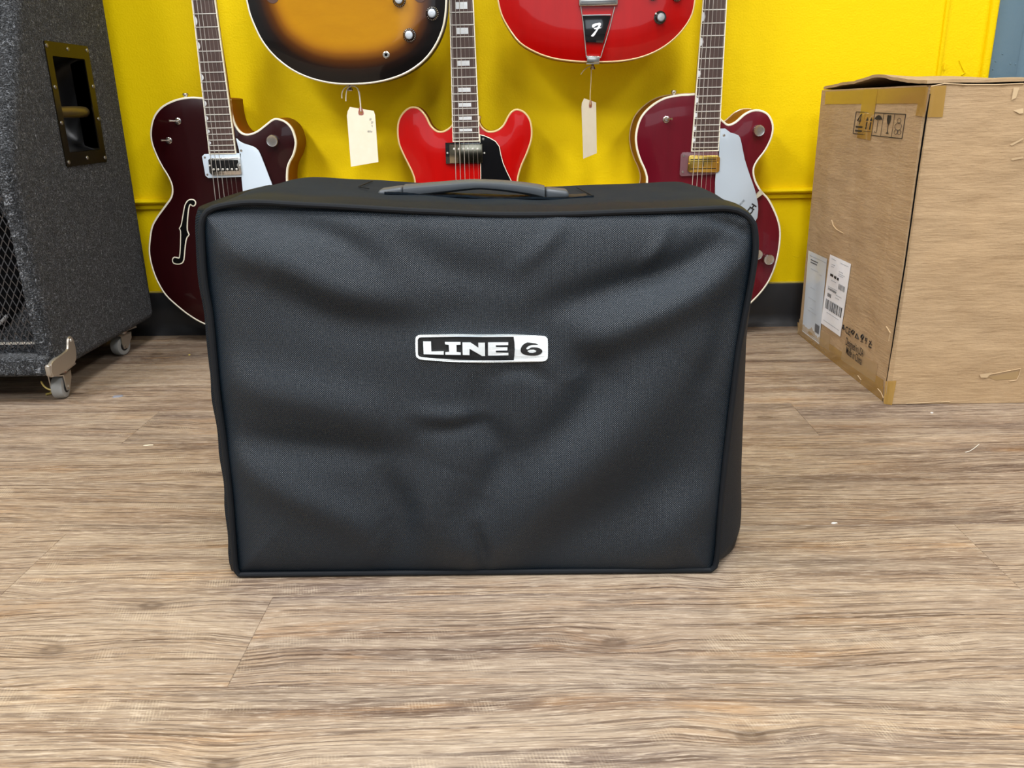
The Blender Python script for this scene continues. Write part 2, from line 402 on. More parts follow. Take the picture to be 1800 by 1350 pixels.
struct(sweepx('trim_1', rail, -3.2, .905, M_yel))
bs = [(WY+.004, 0), (WY-.016, 0), (WY-.013, .004), (WY-.006, .012), (WY-.0035, .03), (WY-.003, .098), (WY-.001, .1015), (WY+.004, .102)]
struct(sweepx('baseboard_back', bs, -3.2, 1.0, M_base))
struct(sweepx('trim_2', [(WY-.001, .1015), (WY-.0015, .1035), (WY+.004, .1045)], -3.2, 1.0, simple('caulk_line', g((190, 176, 90)), .6)))
# casing: bead, flat board, rounded edge moulding
t3 = bpy.data.objects.new('trim_3', None); C.objects.link(t3); t3.location = (.9, WY, 0); struct(t3)
box('casing_bead', (.902, WY-.006, .0), (.912, WY+.1, 2.4), M_yel, t3, .004)
box('casing_board', (.911, WY-.001, .0), (.998, WY+.1, 2.4), M_yel, t3)
box('casing_edge', (.996, WY-.012, .0), (1.013, WY+.1, 2.4), M_yel, t3, .006, 3)
d1 = bpy.data.objects.new('door_1', None); C.objects.link(d1); d1.location = (1.4, WY, 0); struct(d1)
box('stile', (1.0135, WY+.004, .01), (1.078, WY+.05, 2.1), M_blue, d1, .002)
box('door_panel', (1.078, WY+.012, .01), (1.80, WY+.05, 2.1), M_blue, d1)
box('stile', (1.80, WY+.004, .01), (1.86, WY+.05, 2.1), M_blue, d1, .002)
struct(box('wall_right', (3.3, -4.2, 0), (3.4, WY+.1, 2.9), M_plaster))
struct(box('wall_left', (-3.3, -4.2, 0), (-3.2, WY+.1, 2.9), M_plaster))
o = box('wall_far_right', (1.86, WY, 0), (3.3, WY+.1, 2.9), M_blue, wb); o.name = 'door_side_wall'
box('header_wall', (.905, WY, 2.1), (1.86, WY+.1, 2.9), M_yel, wb)
struct(box('ceiling', (-3.3, -4.2, 2.9), (3.4, WY+.1, 3.0), M_plaster))
struct(box('wall_behind', (-3.3, -4.3, 0), (3.4, -4.2, 2.9), simple('dim_wall', (.2, .2, .2), .9)))
# paint drips and scuffs on the painted surfaces
def blobline(name, pts, r, mat, parent):
    tube(name, pts, r, mat, parent, 6)
blobline('paint_drip', [atY(1686, 106, WY-.002), atY(1691, 118, WY-.002), atY(1696, 128, WY-.002), atY(1690, 132, WY-.003)], [.0008, .0010, .0016, .0010], M_yel, t3)
blobline('paint_drip', [atY(1661, 110, WY-.006), atY(1660, 122, WY-.006)], [.0012, .0020], M_yel, t3)
blobline('paint_drip', [atY(1387, 334, WY), atY(1400, 339, WY), atY(1412, 336, WY), atY(1416, 331, WY)], .0007, M_yel, wb)
blobline('paint_drip', [atY(1393, 449, WY+.004), atY(1402, 452, WY+.004), atY(1409, 446, WY+.004)], .0007, M_yel, wb)
for px, py in ((1747, 137), (1745, 122), (1750, 108), (1762, 95), (1776, 112), (1785, 113)):
    p = atY(px, py, WY+.004); lathe('paint_chip', p, (0, -1, 0), [(0, .0016), (.0012, .0011), (.0016, .0002)], M_blue, d1, 8)

# ================================================================= AMPLIFIER COVER
BY = .835
top_px = [(366, 371), (377, 365), (393, 361), (429, 356), (470, 356), (518, 359), (600, 363), (700, 369), (762, 372), (884, 377), (1007, 376), (1080, 373), (1200, 369), (1240, 367), (1276, 366), (1300, 371), (1315, 381)]
right_px = [(1315, 381), (1325, 396), (1328, 431), (1325, 465), (1318, 507), (1306, 570), (1297, 620), (1290, 680), (1283, 740), (1274, 819), (1266, 897), (1262, 960), (1258, 990), (1252, 1005)]
left_px = [(366, 371), (358, 382), (355, 398), (356, 433), (358, 470), (362, 507), (370, 552), (377, 626), (384, 700), (393, 767), (404, 860), (410, 940), (415, 1000), (423, 1013)]
bot_px = [(423, 1013), (500, 1015), (600, 1014), (700, 1013), (867, 1011), (1000, 1010), (1130, 1009), (1200, 1009), (1252, 1005)]
def resample(pts, n):
    pts = catmull(pts, 6, False); L = [0]
    for a, b in zip(pts, pts[1:]): L.append(L[-1]+math.dist(a, b))
    out = []; j = 0
    for i in range(n+1):
        s = L[-1]*i/n
        while j < len(L)-2 and L[j+1] < s: j += 1
        f = (s-L[j])/max(1e-9, L[j+1]-L[j]); out.append(tuple(a+(b-a)*f for a, b in zip(pts[j], pts[j+1])))
    return out
NU, NV = 230, 165
cT, cB, cL, cR = resample(top_px, NU), resample(bot_px, NU), resample(left_px, NV), resample(right_px, NV)
def coons(u, v, i, j):
    r = []
    for k in (0, 1):
        a = (1-v)*cT[i][k]+v*cB[i][k]+(1-u)*cL[j][k]+u*cR[j][k]
        b = (1-u)*(1-v)*cT[0][k]+u*(1-v)*cT[-1][k]+(1-u)*v*cB[0][k]+u*v*cB[-1][k]
        r.append(a-b)
    return r
# folds, as ridges (amp>0) and valleys (amp<0) along lines on the panel: (points, width, amplitude mm)
def cr(pts): return [(340+x/1.765, 300+y/1.765) for x, y in pts]
FOLDS = [
 (cr([(90, 235), (290, 285), (470, 370), (700, 420)]), 38, 5.0),
 (cr([(200, 150), (420, 190), (560, 270)]), 22, -2.4),
 (cr([(230, 330), (480, 450), (900, 440)]), 42, -3.2),
 (cr([(620, 190), (800, 300), (1000, 330)]), 34, -2.0),
 (cr([(80, 640), (400, 700), (620, 760)]), 42, 4.2),
 (cr([(690, 735), (780, 748), (900, 740)]), 16, 1.6),
 (cr([(720, 790), (800, 790), (900, 770)]), 14, -1.2),
 (cr([(140, 820), (400, 850), (640, 860)]), 30, -3.2),
 (cr([(120, 880), (260, 960), (480, 1060), (560, 1130)]), 34, 3.6),
 (cr([(560, 900), (650, 1050), (620, 1240)]), 30, -3.0),
 (cr([(800, 900), (760, 1060), (860, 1200)]), 42, 3.4),
 (cr([(900, 600), (900, 760), (960, 860), (900, 1000)]), 26, -2.6),
 (cr([(1740, 250), (1560, 370), (1350, 470), (1160, 540)]), 34, 5.2),
 (cr([(1700, 180), (1500, 300), (1300, 360), (1080, 430)]), 30, -4.4),
 (cr([(1480, 130), (1440, 230), (1390, 290)]), 14, 1.4),
 (cr([(1150, 130), (1100, 210), (1000, 300)]), 18, 1.6),
 (cr([(1680, 330), (1620, 560), (1560, 680)]), 26, -1.8),
 (cr([(1520, 560), (1340, 780), (1120, 1000), (920, 1200)]), 58, 5.2),
 (cr([(1640, 720), (1450, 960), (1150, 1120), (1000, 1230)]), 60, -4.4),
 (cr([(1640, 1000), (1500, 1080), (1420, 1240)]), 40, 2.6),
 (cr([(1000, 480), (1240, 600), (1180, 760), (1000, 900)]), 36, -3.6),
 (cr([(940, 620), (1020, 600), (1100, 640)]), 16, -1.6),
 (cr([(880, 1100), (900, 1180), (895, 1245)]), 12, -2.4),
 (cr([(1720, 200), (1660, 165), (1600, 150)]), 10, -2.0),
]
FOLDS = [([p for p in catmull(a, 4, False)], b, c) for a, b, c in FOLDS]
def segd(p, a, b):
    dx, dy = b[0]-a[0], b[1]-a[1]; L = dx*dx+dy*dy
    t = max(0, min(1, ((p[0]-a[0])*dx+(p[1]-a[1])*dy)/L)); return math.hypot(p[0]-a[0]-t*dx, p[1]-a[1]-t*dy), t
def folds(px, py):
    s = 0
    for pts, wd, am in FOLDS:
        best = 1e9; n = len(pts)
        for i in range(n-1):
            d, t = segd((px, py), pts[i], pts[i+1])
            if d < best: best = d; pos = (i+t)/(n-1)
        if best < wd*3:
            s += 2.1*am*math.exp(-(best/wd)**2)*(.35+.65*math.sin(math.pi*min(.97, max(.03, pos))))
    return s*.001
def edge_px(px, py): # distance to the panel border, in px
    x0 = 356+(py-430)*.105; x1 = 1328-(py-431)*.125
    return min(px-x0, x1-px, py-(366+.0*px), 1011-py)
def disp(px, py):
    e = max(0, edge_px(px, py)); k = .55*(1-math.exp(-e/24))+.45*(1-math.exp(-e/80))
    return .0185*k - .004 + folds(px, py)*(1-math.exp(-e/18))
cov = thing('amplifier_cover', (-.06, .98, 0), 'large black woven padded amplifier cover with top handle, standing centre on the wood floor', 'amp cover')
vs, fs, uv = [], [], []
for j in range(NV+1):
    for i in range(NU+1):
        u, v = i/NU, j/NV; px, py = coons(u, v, i, j)
        q = atY(px, py, BY); d = disp(px, py)
        if i in (0, NU) or j in (0, NV): d = -.004
        p = Vector((q.x, BY-d, max(.003, q.z))); vs.append(p); uv.append((q.x, q.z))
for j in range(NV):
    for i in range(NU):
        a = j*(NU+1)+i; fs.append((a, a+NU+1, a+NU+2, a+1))
fp = mesh('front_panel', vs, fs, M_nyl, cov, True)
ul = fp.data.uv_layers.new(name='UVMap')
for l in fp.data.loops: ul.data[l.index].uv = uv[l.vertex_index]
a = fp.data.attributes.new('dust', 'FLOAT', 'POINT')
for i, (x, z) in enumerate(uv):   # chalky scuff in the lower left corner
    dd = max(0, 1-math.hypot((x+.30)/.018, (z-.035)/.035)); a.data[i].value = .35*dd
# seam outline (closed), clockwise from top-left
loop = cT[:-1]+cR[:-1]+cB[::-1][:-1]+cL[::-1][:-1]
lp = []
for px, py in loop:
    q = atY(px, py, BY); lp.append((q.x, max(.004, q.z)))
per = [0]
for a_, b_ in zip(lp, lp[1:]+lp[:1]): per.append(per[-1]+math.dist(a_, b_))
K = 260; seam = []; j = 0
for i in range(K):
    s = per[-1]*i/K
    while per[j+1] < s: j += 1
    f = (s-per[j])/max(1e-9, per[j+1]-per[j]); b_ = lp[(j+1) % len(lp)]
    seam.append((lp[j][0]+(b_[0]-lp[j][0])*f, lp[j][1]+(b_[1]-lp[j][1])*f))
tube('piping', [(x, BY-.001, max(.0035, z)) for x, z in seam], .0032, M_pip, cov, 10, True)
# outward normals
nor = []
for i in range(K):
    a_, b_ = seam[i-3], seam[(i+3) % K]; e = Vector((b_[0]-a_[0], b_[1]-a_[1])).normalized(); nor.append(Vector((-e.y, e.x)))
if nor[K//8].y < 0: nor = [-n for n in nor]
D = .285; MS = 40; vs, fs, uvs, dust = [], [], [], []
for jj in range(MS+1):
    t_ = jj/MS; Y = BY+D*t_
    for i in range(K):
        x, z = seam[i]; n = nor[i]; zz = max(0, min(1, z/.41))
        rise = (1-math.exp(-t_*26))
        back = 0 if t_ < .93 else -((t_-.93)/.07)**2*.014
        if n.y > .6:      # top
            off = .0026*rise + .002*math.sin(math.pi*t_) + .0010*math.sin(x*70+t_*9)*math.sin(math.pi*t_)
        elif n.y < -.6:
            off = -.0005
        elif n.x > 0:     # right side: billows out towards the floor
            off = .004*rise + math.sin(math.pi*min(1, t_*1.25))*(.004+.046*(1-zz)**.65)
        else:
            off = .0125*(1-math.exp(-t_*55)) + .003*math.sin(math.pi*t_)+.0014*math.sin(z*95+t_*3)*rise*(1 if z < .25 else .3)
        off += back
        vs.append(Vector((x+n.x*off, Y, max(.0012, z+n.y*off)))); uvs.append((per[-1]*i/K*1.0, Y))
        dust.append(max(0, min(1, (n.y-.75)*6))*max(0, min(1, (t_-.14)/.10)))
for jj in range(MS):
    for i in range(K):
        a_ = jj*K+i; b_ = jj*K+(i+1) % K; fs.append((a_, b_, b_+K, a_+K))
fs.append(tuple(range(MS*K, MS*K+K)))
gs = mesh('side_gusset', vs, fs, M_gus, cov, True)
bm = bmesh.new(); bm.from_mesh(gs.data); bmesh.ops.recalc_face_normals(bm, faces=bm.faces); bm.to_mesh(gs.data); bm.free()
for p in gs.data.polygons: p.use_smooth = True
a = gs.data.attributes.new('dust', 'FLOAT', 'POINT')
for i, d in enumerate(dust): a.data[i].value = d*.8
ul = gs.data.uv_layers.new(name='UVMap')
for l in gs.data.loops: ul.data[l.index].uv = uvs[l.vertex_index]
TZ = .4145
# handle opening: folded fabric slit, stitched hem and the moulded handle
HY = .955
hz = atY(833, 343, HY).z
def hp(px, py, Y=HY): return atY(px, py, Y)
hl, hr = hp(666, 341).x, hp(1000, 345).x
mesh('handle_slot_shade', *(lambda a: ([v for v in a], [(0, 1, 2, 3)]))([(hl-.004, HY-.022, TZ+.0062), (hr+.022, HY-.022, TZ-.0005), (hr+.022, HY+.02, TZ+.001), (hl-.004, HY+.02, TZ+.0067)]), M_black, cov)
def topz(x): # height of the fabric top near the handle
    i = min(range(K), key=lambda k: (abs(seam[k][0]-x)+(0 if nor[k].y > .6 else 9))); return seam[i][1]+.0046
cov_slot = C.objects['handle_slot_shade']; bpy.data.objects.remove(cov_slot)
vs = []; fs = []; nn = 40
for i in range(nn+1):
    x = hl+.012+(hr+.02-hl-.012)*i/nn
    for dy in (-.015, .014): vs.append((x, HY+dy, topz(x)+.0012))
for i in range(nn): fs.append((2*i, 2*i+2, 2*i+3, 2*i+1))
mesh('handle_slot_shade', vs, fs, M_black, cov)  # black sheet on the slit, painting in the shade under the handle arch
def seamline(name, pts, r=.0007):
    tube(name, pts, r, M_pip, cov, 6)
x0_, x1_ = hl+.010, hr+.026
pts = []
for i in range(60):
    x = x0_+(x1_-x0_)*i/59; pts.append((x, HY-.021+.0012*math.sin(x*60), topz(x)-.0002+.0008*math.sin(x*90+1)))
tube('opening_hem', pts, .0022, M_gus, cov, 6)
for o_ in (C.objects['opening_hem'],):
    ul = o_.data.uv_layers.new(name='UVMap')
x = hr+.026
seamline('stitch_line', [(x, HY-.02, topz(x)+.0012), (x-.012, HY+.08, topz(x)+.0016)])
x = hl-.030
seamline('stitch_line', [(x+.02, HY-.005, topz(x)+.0012), (x+.004, HY+.02, topz(x)+.0014), (x+.006, HY+.10, topz(x)+.001)])
# handle arch (swept rounded rectangle)
ha = [(712, 336), (740, 333), (780, 329), (820, 325), (845, 324), (880, 326), (915, 330), (940, 334), (957, 338)]
ha = catmull([(p.x, p.z) for p in (hp(*q) for q in ha)], 5, False)
bm = bmesh.new(); rings = []
for i, (x, z) in enumerate(ha):
    s = i/(len(ha)-1); hw = .0155; hh = .0052+.0022*abs(2*s-1)
    prof = []
    for k in range(16):
        a_ = 2*math.pi*k/16; ca, sa = math.cos(a_), math.sin(a_)
        prof.append(bm.verts.new((x, HY+hw*math.copysign(abs(ca)**.6, ca), z+hh*math.copysign(abs(sa)**.7, sa))))
    rings.append(prof)
for a_, b_ in zip(rings, rings[1:]):
    for k in range(16): bm.faces.new((a_[k-1], a_[k], b_[k], b_[k-1]))
bm.faces.new(rings[0]); bm.faces.new(rings[-1])
hd = frombm('handle', bm, M_hand, cov, 'auto')
for (xa, xb, py) in ((667, 711, 335), (958, 999, 337)):
    pa, pb = hp(xa, py), hp(xb, py); zc = (pa.z+pb.z)/2
    bm = bmesh.new(); bm_box(bm, (pa.x, HY-.014, zc-.0075), (pb.x, HY+.014, zc+.0055), .0042, 4)
    out = -1 if xa < 800 else 1
    for v in bm.verts:
        k = (v.co.x-(pa.x if out > 0 else pb.x))/((pb.x-pa.x))*1
        k = abs(k); 
        if v.co.z > zc: v.co.z -= .0035*k
    frombm('handle_end', bm, M_hand, hd, 'auto')
bpy.context.view_layer.update()
# logo embroidery lying on the panel
def lg(pts, s=6.0, ox=700, oy=560): return [(ox+x/s, oy+y/s) for x, y in pts]
def onpanel(pts, name, mat, parent, lift, holes=None, th=.0006):
    def P(p, l): d = disp(*p); return atY(p[0], p[1], BY-d-l)
    def dens(q):
        o_ = []
        for a_, b_ in zip(q, q[1:]+q[:1]):
            n = max(1, int(math.dist(a_, b_)/7)); o_ += [(a_[0]+(b_[0]-a_[0])*k/n, a_[1]+(b_[1]-a_[1])*k/n) for k in range(n)]
        return o_
    loops = [dens(pts)]+[dens(h) for h in (holes or [])]
    bm = bmesh.new(); allv = []
    F_ = [[bm.verts.new(P(p, lift)) for p in lp_] for lp_ in loops]
    B_ = [[bm.verts.new(P(p, lift-th-.0008)) for p in lp_] for lp_ in loops]
    tri = geometry.tessellate_polygon([[Vector((p[0], -p[1], 0)) for p in lp_] for lp_ in loops])
    fl_ = [v for q in F_ for v in q]
    for t_ in tri:
        try: bm.faces.new([fl_[i] for i in t_])
        except ValueError: pass
    for a_, b_ in zip(F_, B_):
        for i in range(len(a_)): bm.faces.new((a_[i-1], a_[i], b_[i], b_[i-1]))
    o_ = frombm(name, bm, mat, parent); return o_
outer = catmull(lg([(182, 215), (200, 185), (235, 171), (420, 167), (640, 164), (900, 167), (1180, 165), (1380, 174), (1530, 184), (1565, 200), (1578, 235), (1578, 400), (1565, 432), (1530, 452), (1400, 458), (1200, 463), (900, 468), (640, 460), (400, 446), (240, 432), (205, 415), (185, 385)]), 3)
inner = lg([(206, 225), (218, 204), (240, 197), (640, 190), (900, 193), (1217, 191), (1226, 250), (1230, 320), (1226, 390), (1219, 440), (1000, 443), (820, 442), (600, 434), (400, 420), (250, 407), (222, 398), (208, 380)])
lo = onpanel(outer, 'logo_badge', M_thread, cov, .0026, [inner], .002)
onpanel(inner, 'badge_field', M_patch, lo, .0021, None, .002)
for w_ in [k_ for k_ in lo.children]: w_.data.uv_layers.new(name='UVMap')
for ch in ([(262, 240), (345, 240), (350, 347), (480, 343), (480, 382), (268, 376)],
           [(492, 246), (657, 247), (657, 275), (614, 277), (616, 352), (660, 357), (660, 384), (497, 382), (497, 354), (537, 350), (533, 276), (494, 272)],
           [(677, 251), (762, 251), (846, 308), (844, 254), (914, 254), (916, 395), (885, 395), (752, 318), (752, 386), (680, 384)],
           [(947, 251), (1160, 250), (1160, 280), (1030, 282), (1030, 300), (1152, 302), (1152, 336), (1030, 338), (1030, 358), (1162, 360), (1162, 388), (947, 390)]):
    onpanel(lg(ch), 'logo_letter', M_thread, lo, .0028)
six = [(1500, 262), (1494, 288), (1470, 280), (1420, 278), (1375, 290), (1350, 312), (1362, 326), (1400, 306), (1440, 303), (1490, 312), (1520, 338), (1508, 368), (1465, 388), (1400, 392), (1335, 382), (1296, 356), (1292, 318), (1315, 278), (1360, 252), (1420, 246), (1470, 250)]
hole = [(1362, 344), (1385, 360), (1420, 362), (1452, 352), (1456, 338), (1430, 328), (1392, 328), (1370, 334)]
onpanel(catmull(lg(six), 2), 'logo_numeral', M_black, lo, .0032, [lg(hole)])

# ================================================================= GUITARS
def cut(pts, Y): return catmull(XZ(pts, Y), 4)
def polydist(p, poly):
    return min(segd(p, poly[i-1], poly[i])[0] for i in range(len(poly)))
def body(G, outline, yf, th, m_top, m_side, m_bind, arch=.006, archw=.055, bw=.0042, step=.011, burst=False):
    P = ccw(outline); I = offset(P, bw); n = len(P)
    # rim with a rounded back edge
    rings = [(P, yf+.006), (P, yf+th-.003), (offset(P, .001), yf+th-.001), (offset(P, .004), yf+th)]
    bm = bmesh.new(); R = [[bm.verts.new((a[0], y, a[1])) for a in q] for q, y in rings]
    for a, b in zip(R, R[1:]):
        for i in range(n): bm.faces.new((a[i-1], a[i], b[i], b[i-1]))
    for t_ in geometry.tessellate_polygon([[v.co for v in R[-1]]]): 
        try: bm.faces.new([R[-1][i] for i in t_])
        except ValueError: pass
    bd = frombm('body', bm, m_side, G, 'auto')
    rings = [(I, yf+.0012), (I, yf-.0002), (offset(P, bw*.5), yf-.0007), (offset(P, .0006), yf), (P, yf+.0008), (P, yf+.0062)]
    bm = bmesh.new(); R = [[bm.verts.new((a[0], y, a[1])) for a in q] for q, y in rings]
    for a, b in zip(R, R[1:]):
        for i in range(n): bm.faces.new((a[i-1], a[i], b[i], b[i-1]))
    frombm('binding', bm, m_bind, bd, 'auto')
    xs = [p[0] for p in I]; zs = [p[1] for p in I]
    pts = [Vector(p) for p in I]; edges = [(i, (i+1) % n) for i in range(n)]
    def inside(x, z):
        c = False
        for i in range(n):
            x1, z1 = I[i-1]; x2, z2 = I[i]
            if (z1 > z) != (z2 > z) and x < (x2-x1)*(z-z1)/(z2-z1)+x1: c = not c
        return c
    x = min(xs)+step/2; r = 0
    while x < max(xs):
        z = min(zs)+step/2+(step/2 if r % 2 else 0)
        while z < max(zs):
            if inside(x, z) and polydist((x, z), I) > step*.45: pts.append(Vector((x, z)))
            z += step
        x += step*.866; r += 1
    V, E_, Fc, *_ = geometry.delaunay_2d_cdt(pts, edges, [], 1, 1e-6)
    vs = []; ed = []
    for v in V:
        d = polydist(v, I); k = min(1, d/archw); h = arch*(1-(1-k)**2.2) if k < 1 else arch
        # recurve near the edge
        vs.append((v.x, yf+.0002-h, v.y)); ed.append(min(1, d/.085))
    top = mesh('top', vs, [tuple(f) for f in Fc], m_top, bd, True)
    bm = bmesh.new(); bm.from_mesh(top.data); bmesh.ops.recalc_face_normals(bm, faces=bm.faces)
    if sum(f.normal.y for f in bm.faces) > 0: bmesh.ops.reverse_faces(bm, faces=bm.faces)
    bm.to_mesh(top.data); bm.free()
    for p in top.data.polygons: p.use_smooth = True
    at_ = top.data.attributes.new('edge', 'FLOAT', 'POINT')
    for i, e in enumerate(ed): at_.data[i].value = e
    return bd, yf+.0002-arch
def neck(G, x, ze, yb_, scale, inlay, m_neck, nfret=22, heel=None, we=.0555, wn=.043, lean=0.0, yfb=None, bwid=.0022):
    dend = scale*(1-2**(-nfret/12))+.0075; zn = ze+dend
    def W(z): return (we+(wn-we)*(z-ze)/dend)/2
    def X(z): return x+lean*(z-ze)
    y1 = yfb; y0 = y1+.006
    # binding slab + wood
    bz = [(X(ze)-W(ze), ze), (X(ze)+W(ze), ze), (X(zn)+W(zn), zn), (X(zn)-W(zn), zn)]
    fb = plate('fretboard', [(X(ze)-W(ze)+bwid, ze+bwid), (X(ze)+W(ze)-bwid, ze+bwid), (X(zn)+W(zn)-bwid, zn), (X(zn)-W(zn)+bwid, zn)], y1-.0004, .004, M_rose, G)
    plate('fretboard_binding', bz, y1, y0-y1, M_bind, fb)
    for k in range(1, nfret+1):
        z = zn-scale*(1-2**(-k/12)); w_ = W(z)-.0012
        bm = bmesh.new(); bm_box(bm, (X(z)-w_, y1-.0016, z-.0010), (X(z)+w_, y1+.001, z+.0010), .0005, 1); frombm('fret', bm, M_fret, fb, 'auto')
    for k in ([3, 5, 7, 9, 12, 15, 17, 19, 21] if inlay == 'moon' else [1, 3, 5, 7, 9, 12, 15, 17, 19, 21]):
        za = zn-scale*(1-2**(-(k-1)/12)); zb = zn-scale*(1-2**(-k/12)); h = za-zb; zc = (za+zb)/2; w_ = W(zc)
        if inlay == 'moon':
            pp = []
            for i in range(13):
                a_ = -math.pi/2+math.pi*i/12; pp.append((X(zc)-w_+.0016+.0058*math.cos(a_), zc+h*.36*math.sin(a_)))
            plate('inlay', pp, y1-.0007, .001, M_pearl, fb)
        else:
            hw = w_*.47; q = .26*h; plate('inlay', [(X(zc)-hw, zc-q), (X(zc)+hw, zc-q), (X(zc)+hw, zc+q), (X(zc)-hw, zc+q)], y1-.0007, .001, M_pearl, fb)
    # neck shaft, D profile, running into the body
    bm = bmesh.new(); rings = []
    zs_ = [ze+.005, ze+.12, ze+.16, ze+.22, ze+.30, zn]
    for q in zs_:
        dep = .019 if q > ze+.17 else .034
        rr = []
        for k in range(13):
            a_ = math.pi*k/12; rr.append(bm.verts.new((X(q)+W(q)*.985*math.cos(a_), y0+dep*math.sin(a_)**.8, q)))
        rings.append(rr)
    for a_, b_ in zip(rings, rings[1:]):
        for k in range(12): bm.faces.new((a_[k], a_[k+1], b_[k+1], b_[k]))
        bm.faces.new((a_[12], a_[0], b_[0], b_[12]))
    bm.faces.new(rings[0]); bm.faces.new(rings[-1])
    nk = frombm('neck', bm, m_neck, G, 'auto')
    # nut and headstock (above the frame)
    box('nut', (X(zn)-wn/2, y1-.002, zn), (X(zn)+wn/2, y0, zn+.005), M_bind, nk)
    hs = [(-.020, 0), (.020, 0), (.038, .05), (.040, .14), (.034, .185), (.012, .178), (0, .190), (-.012, .178), (-.034, .185), (-.040, .14), (-.038, .05)]
    hd_ = plate('headstock', catmull([(X(zn)+a_, zn+.005+b_) for a_, b_ in hs], 3), y1+.004, .014, M_blkp, G)
    for s_ in (-1, 1):
        for k in range(3):
            c_ = (X(zn)+s_*.026, y1+.004, zn+.045+.045*k)
            lathe('tuner_post', c_, (0, -1, 0), [(-.002, .005), (.002, .005), (.002, .003), (.010, .003)], M_nickel, hd_, 12)
            box('tuner_key', (c_[0]+s_*.018-.002, y1+.008, c_[2]-.006), (c_[0]+s_*.030, y1+.013, c_[2]+.006), M_nickel, hd_, .002)
    return zn, X, W, fb
def strings(G, x, zn, zbr, ytop, ybr, ztail, ytail, lean=0.0, zref=0, parent=None):
    for k in range(6):
        s_ = (k-2.5)/2.5; r = [.00068, .00062, .00056, .00018, .00015, .00013][k]
        X = lambda z: x+lean*(z-zref)
        pts = [(X(zn)+s_*.0175, ytop-.0015, zn+.003), (X(zbr)+s_*.0255, ybr, zbr), (X(ztail)+s_*.022, ytail, ztail)]
        tube('string', pts, r, M_str, G, 6)
def disc(name, px, py, Y, prof, mat, parent, seg=24, d=(0, -1, 0)):
    return lathe(name, atY(px, py, Y), d, prof, mat, parent, seg)
def toggle(px, py, Y, dx, G):
    o_ = disc('toggle_switch', px, py, Y, [(-.001, .0070), (.0012, .0068), (.002, .0052), (.004, .0046), (.0052, .0034)], M_nickel, G, 20)
    p = atY(px, py, Y-.004); tube('switch_lever', [p, p+Vector((dx*.5, -.006, .0005)), p+Vector((dx, -.012, .001))], [.0012, .0017, .0024], M_nickel, o_, 10)
def pots(px, py, Y, r, mat, G, h=.012, name='control_knob'):
    o_ = disc(name, px, py, Y, [(0, r*.96), (h*.2, r), (h*.85, r), (h, r*.90), (h-.0005, r*.7), (h, 0.0003)], mat, G, 28)
    return o_
def roundrect(x0, z0, x1, z1, r, n=4, sh=0):
    pts = []
    for cx, cz, a0 in ((x1-r, z1-r, 0), (x0+r, z1-r, 90), (x0+r, z0+r, 180), (x1-r, z0+r, 270)):
        for k in range(n+1):
            a_ = math.radians(a0+90*k/n); pts.append((cx+r*math.cos(a_), cz+r*math.sin(a_)))
    return pts
def strapbutton(px, py, Y, G):
    p = atY(px, py+8, Y); lathe('strap_button', p, (0, 0, 1), [(-.002, .0035), (.003, .0028), (.006, .0045), (.009, .0062), (.011, .0058), (.0125, .003)], M_nickel, G, 16)

GY = 1.838
# ---- left burgundy hollow body
GL = thing('electric_guitar', (-.64, GY+.04, .012), 'dark burgundy hollow-body electric guitar with white pickguard, leaning left of the black amp cover', 'guitar')
oL = [(356, 171), (336, 170), (310, 174), (285, 186), (270, 204), (264, 227), (265, 249), (273, 272), (283, 292), (294, 310), (301, 327), (300, 345), (288, 363), (275, 381), (266, 398), (262, 421), (261, 445), (266, 470), (275, 494), (290, 519), (311, 539), (333, 556), (358, 570), (395, 582), (440, 588), (485, 583), (525, 568), (556, 540), (574, 500), (578, 455), (568, 410), (545, 370), (520, 345), (507, 325), (506, 302), (509, 288), (517, 272), (521, 254), (519, 239), (513, 224), (502, 213), (489, 208), (479, 209), (467, 218), (451, 230), (436, 235), (424, 232), (414, 219), (408, 200), (405, 180), (400, 172)]
bdL, yt = body(GL, cut(oL, GY), GY, .086, M_burg, M_side_a, M_bind, .006, .05, .0038)
pe = atY(391, 271, GY-.014)
zn, XL, WL, fb = neck(GL, pe.x, pe.z, GY, .625, 'moon', M_side_a, yfb=GY-.0135, we=.058)
zbr = pe.z-.17
strings(GL, pe.x, zn, zbr, GY-.0155, GY-.022, zbr-.09, GY-.012)
box('bridge', (pe.x-.040, GY-.021, zbr-.006), (pe.x+.040, yt, zbr+.006), M_nickel, GL, .002)
box('tailpiece', (pe.x-.032, GY-.013, zbr-.15), (pe.x+.032, yt+.001, zbr-.085), M_nickel, GL, .003)
pgL = [(415, 243), (421, 248), (431, 253), (444, 257), (454, 264), (461, 279), (468, 297), (474, 313), (480, 332), (480, 372), (450, 398), (432, 385), (428, 345), (425, 315), (423, 285), (420, 262)]
pg = plate('pickguard', catmull(XZ(pgL, GY-.011), 2), GY-.0125, .0026, M_white, GL, .0006)
disc('screw', 424, 264.5, GY-.0125, [(0, .0028), (.001, .0024), (.0013, .0005)], M_nickel, pg, 12)
def q(*a, Y=GY-.012): return XZ(a, Y)
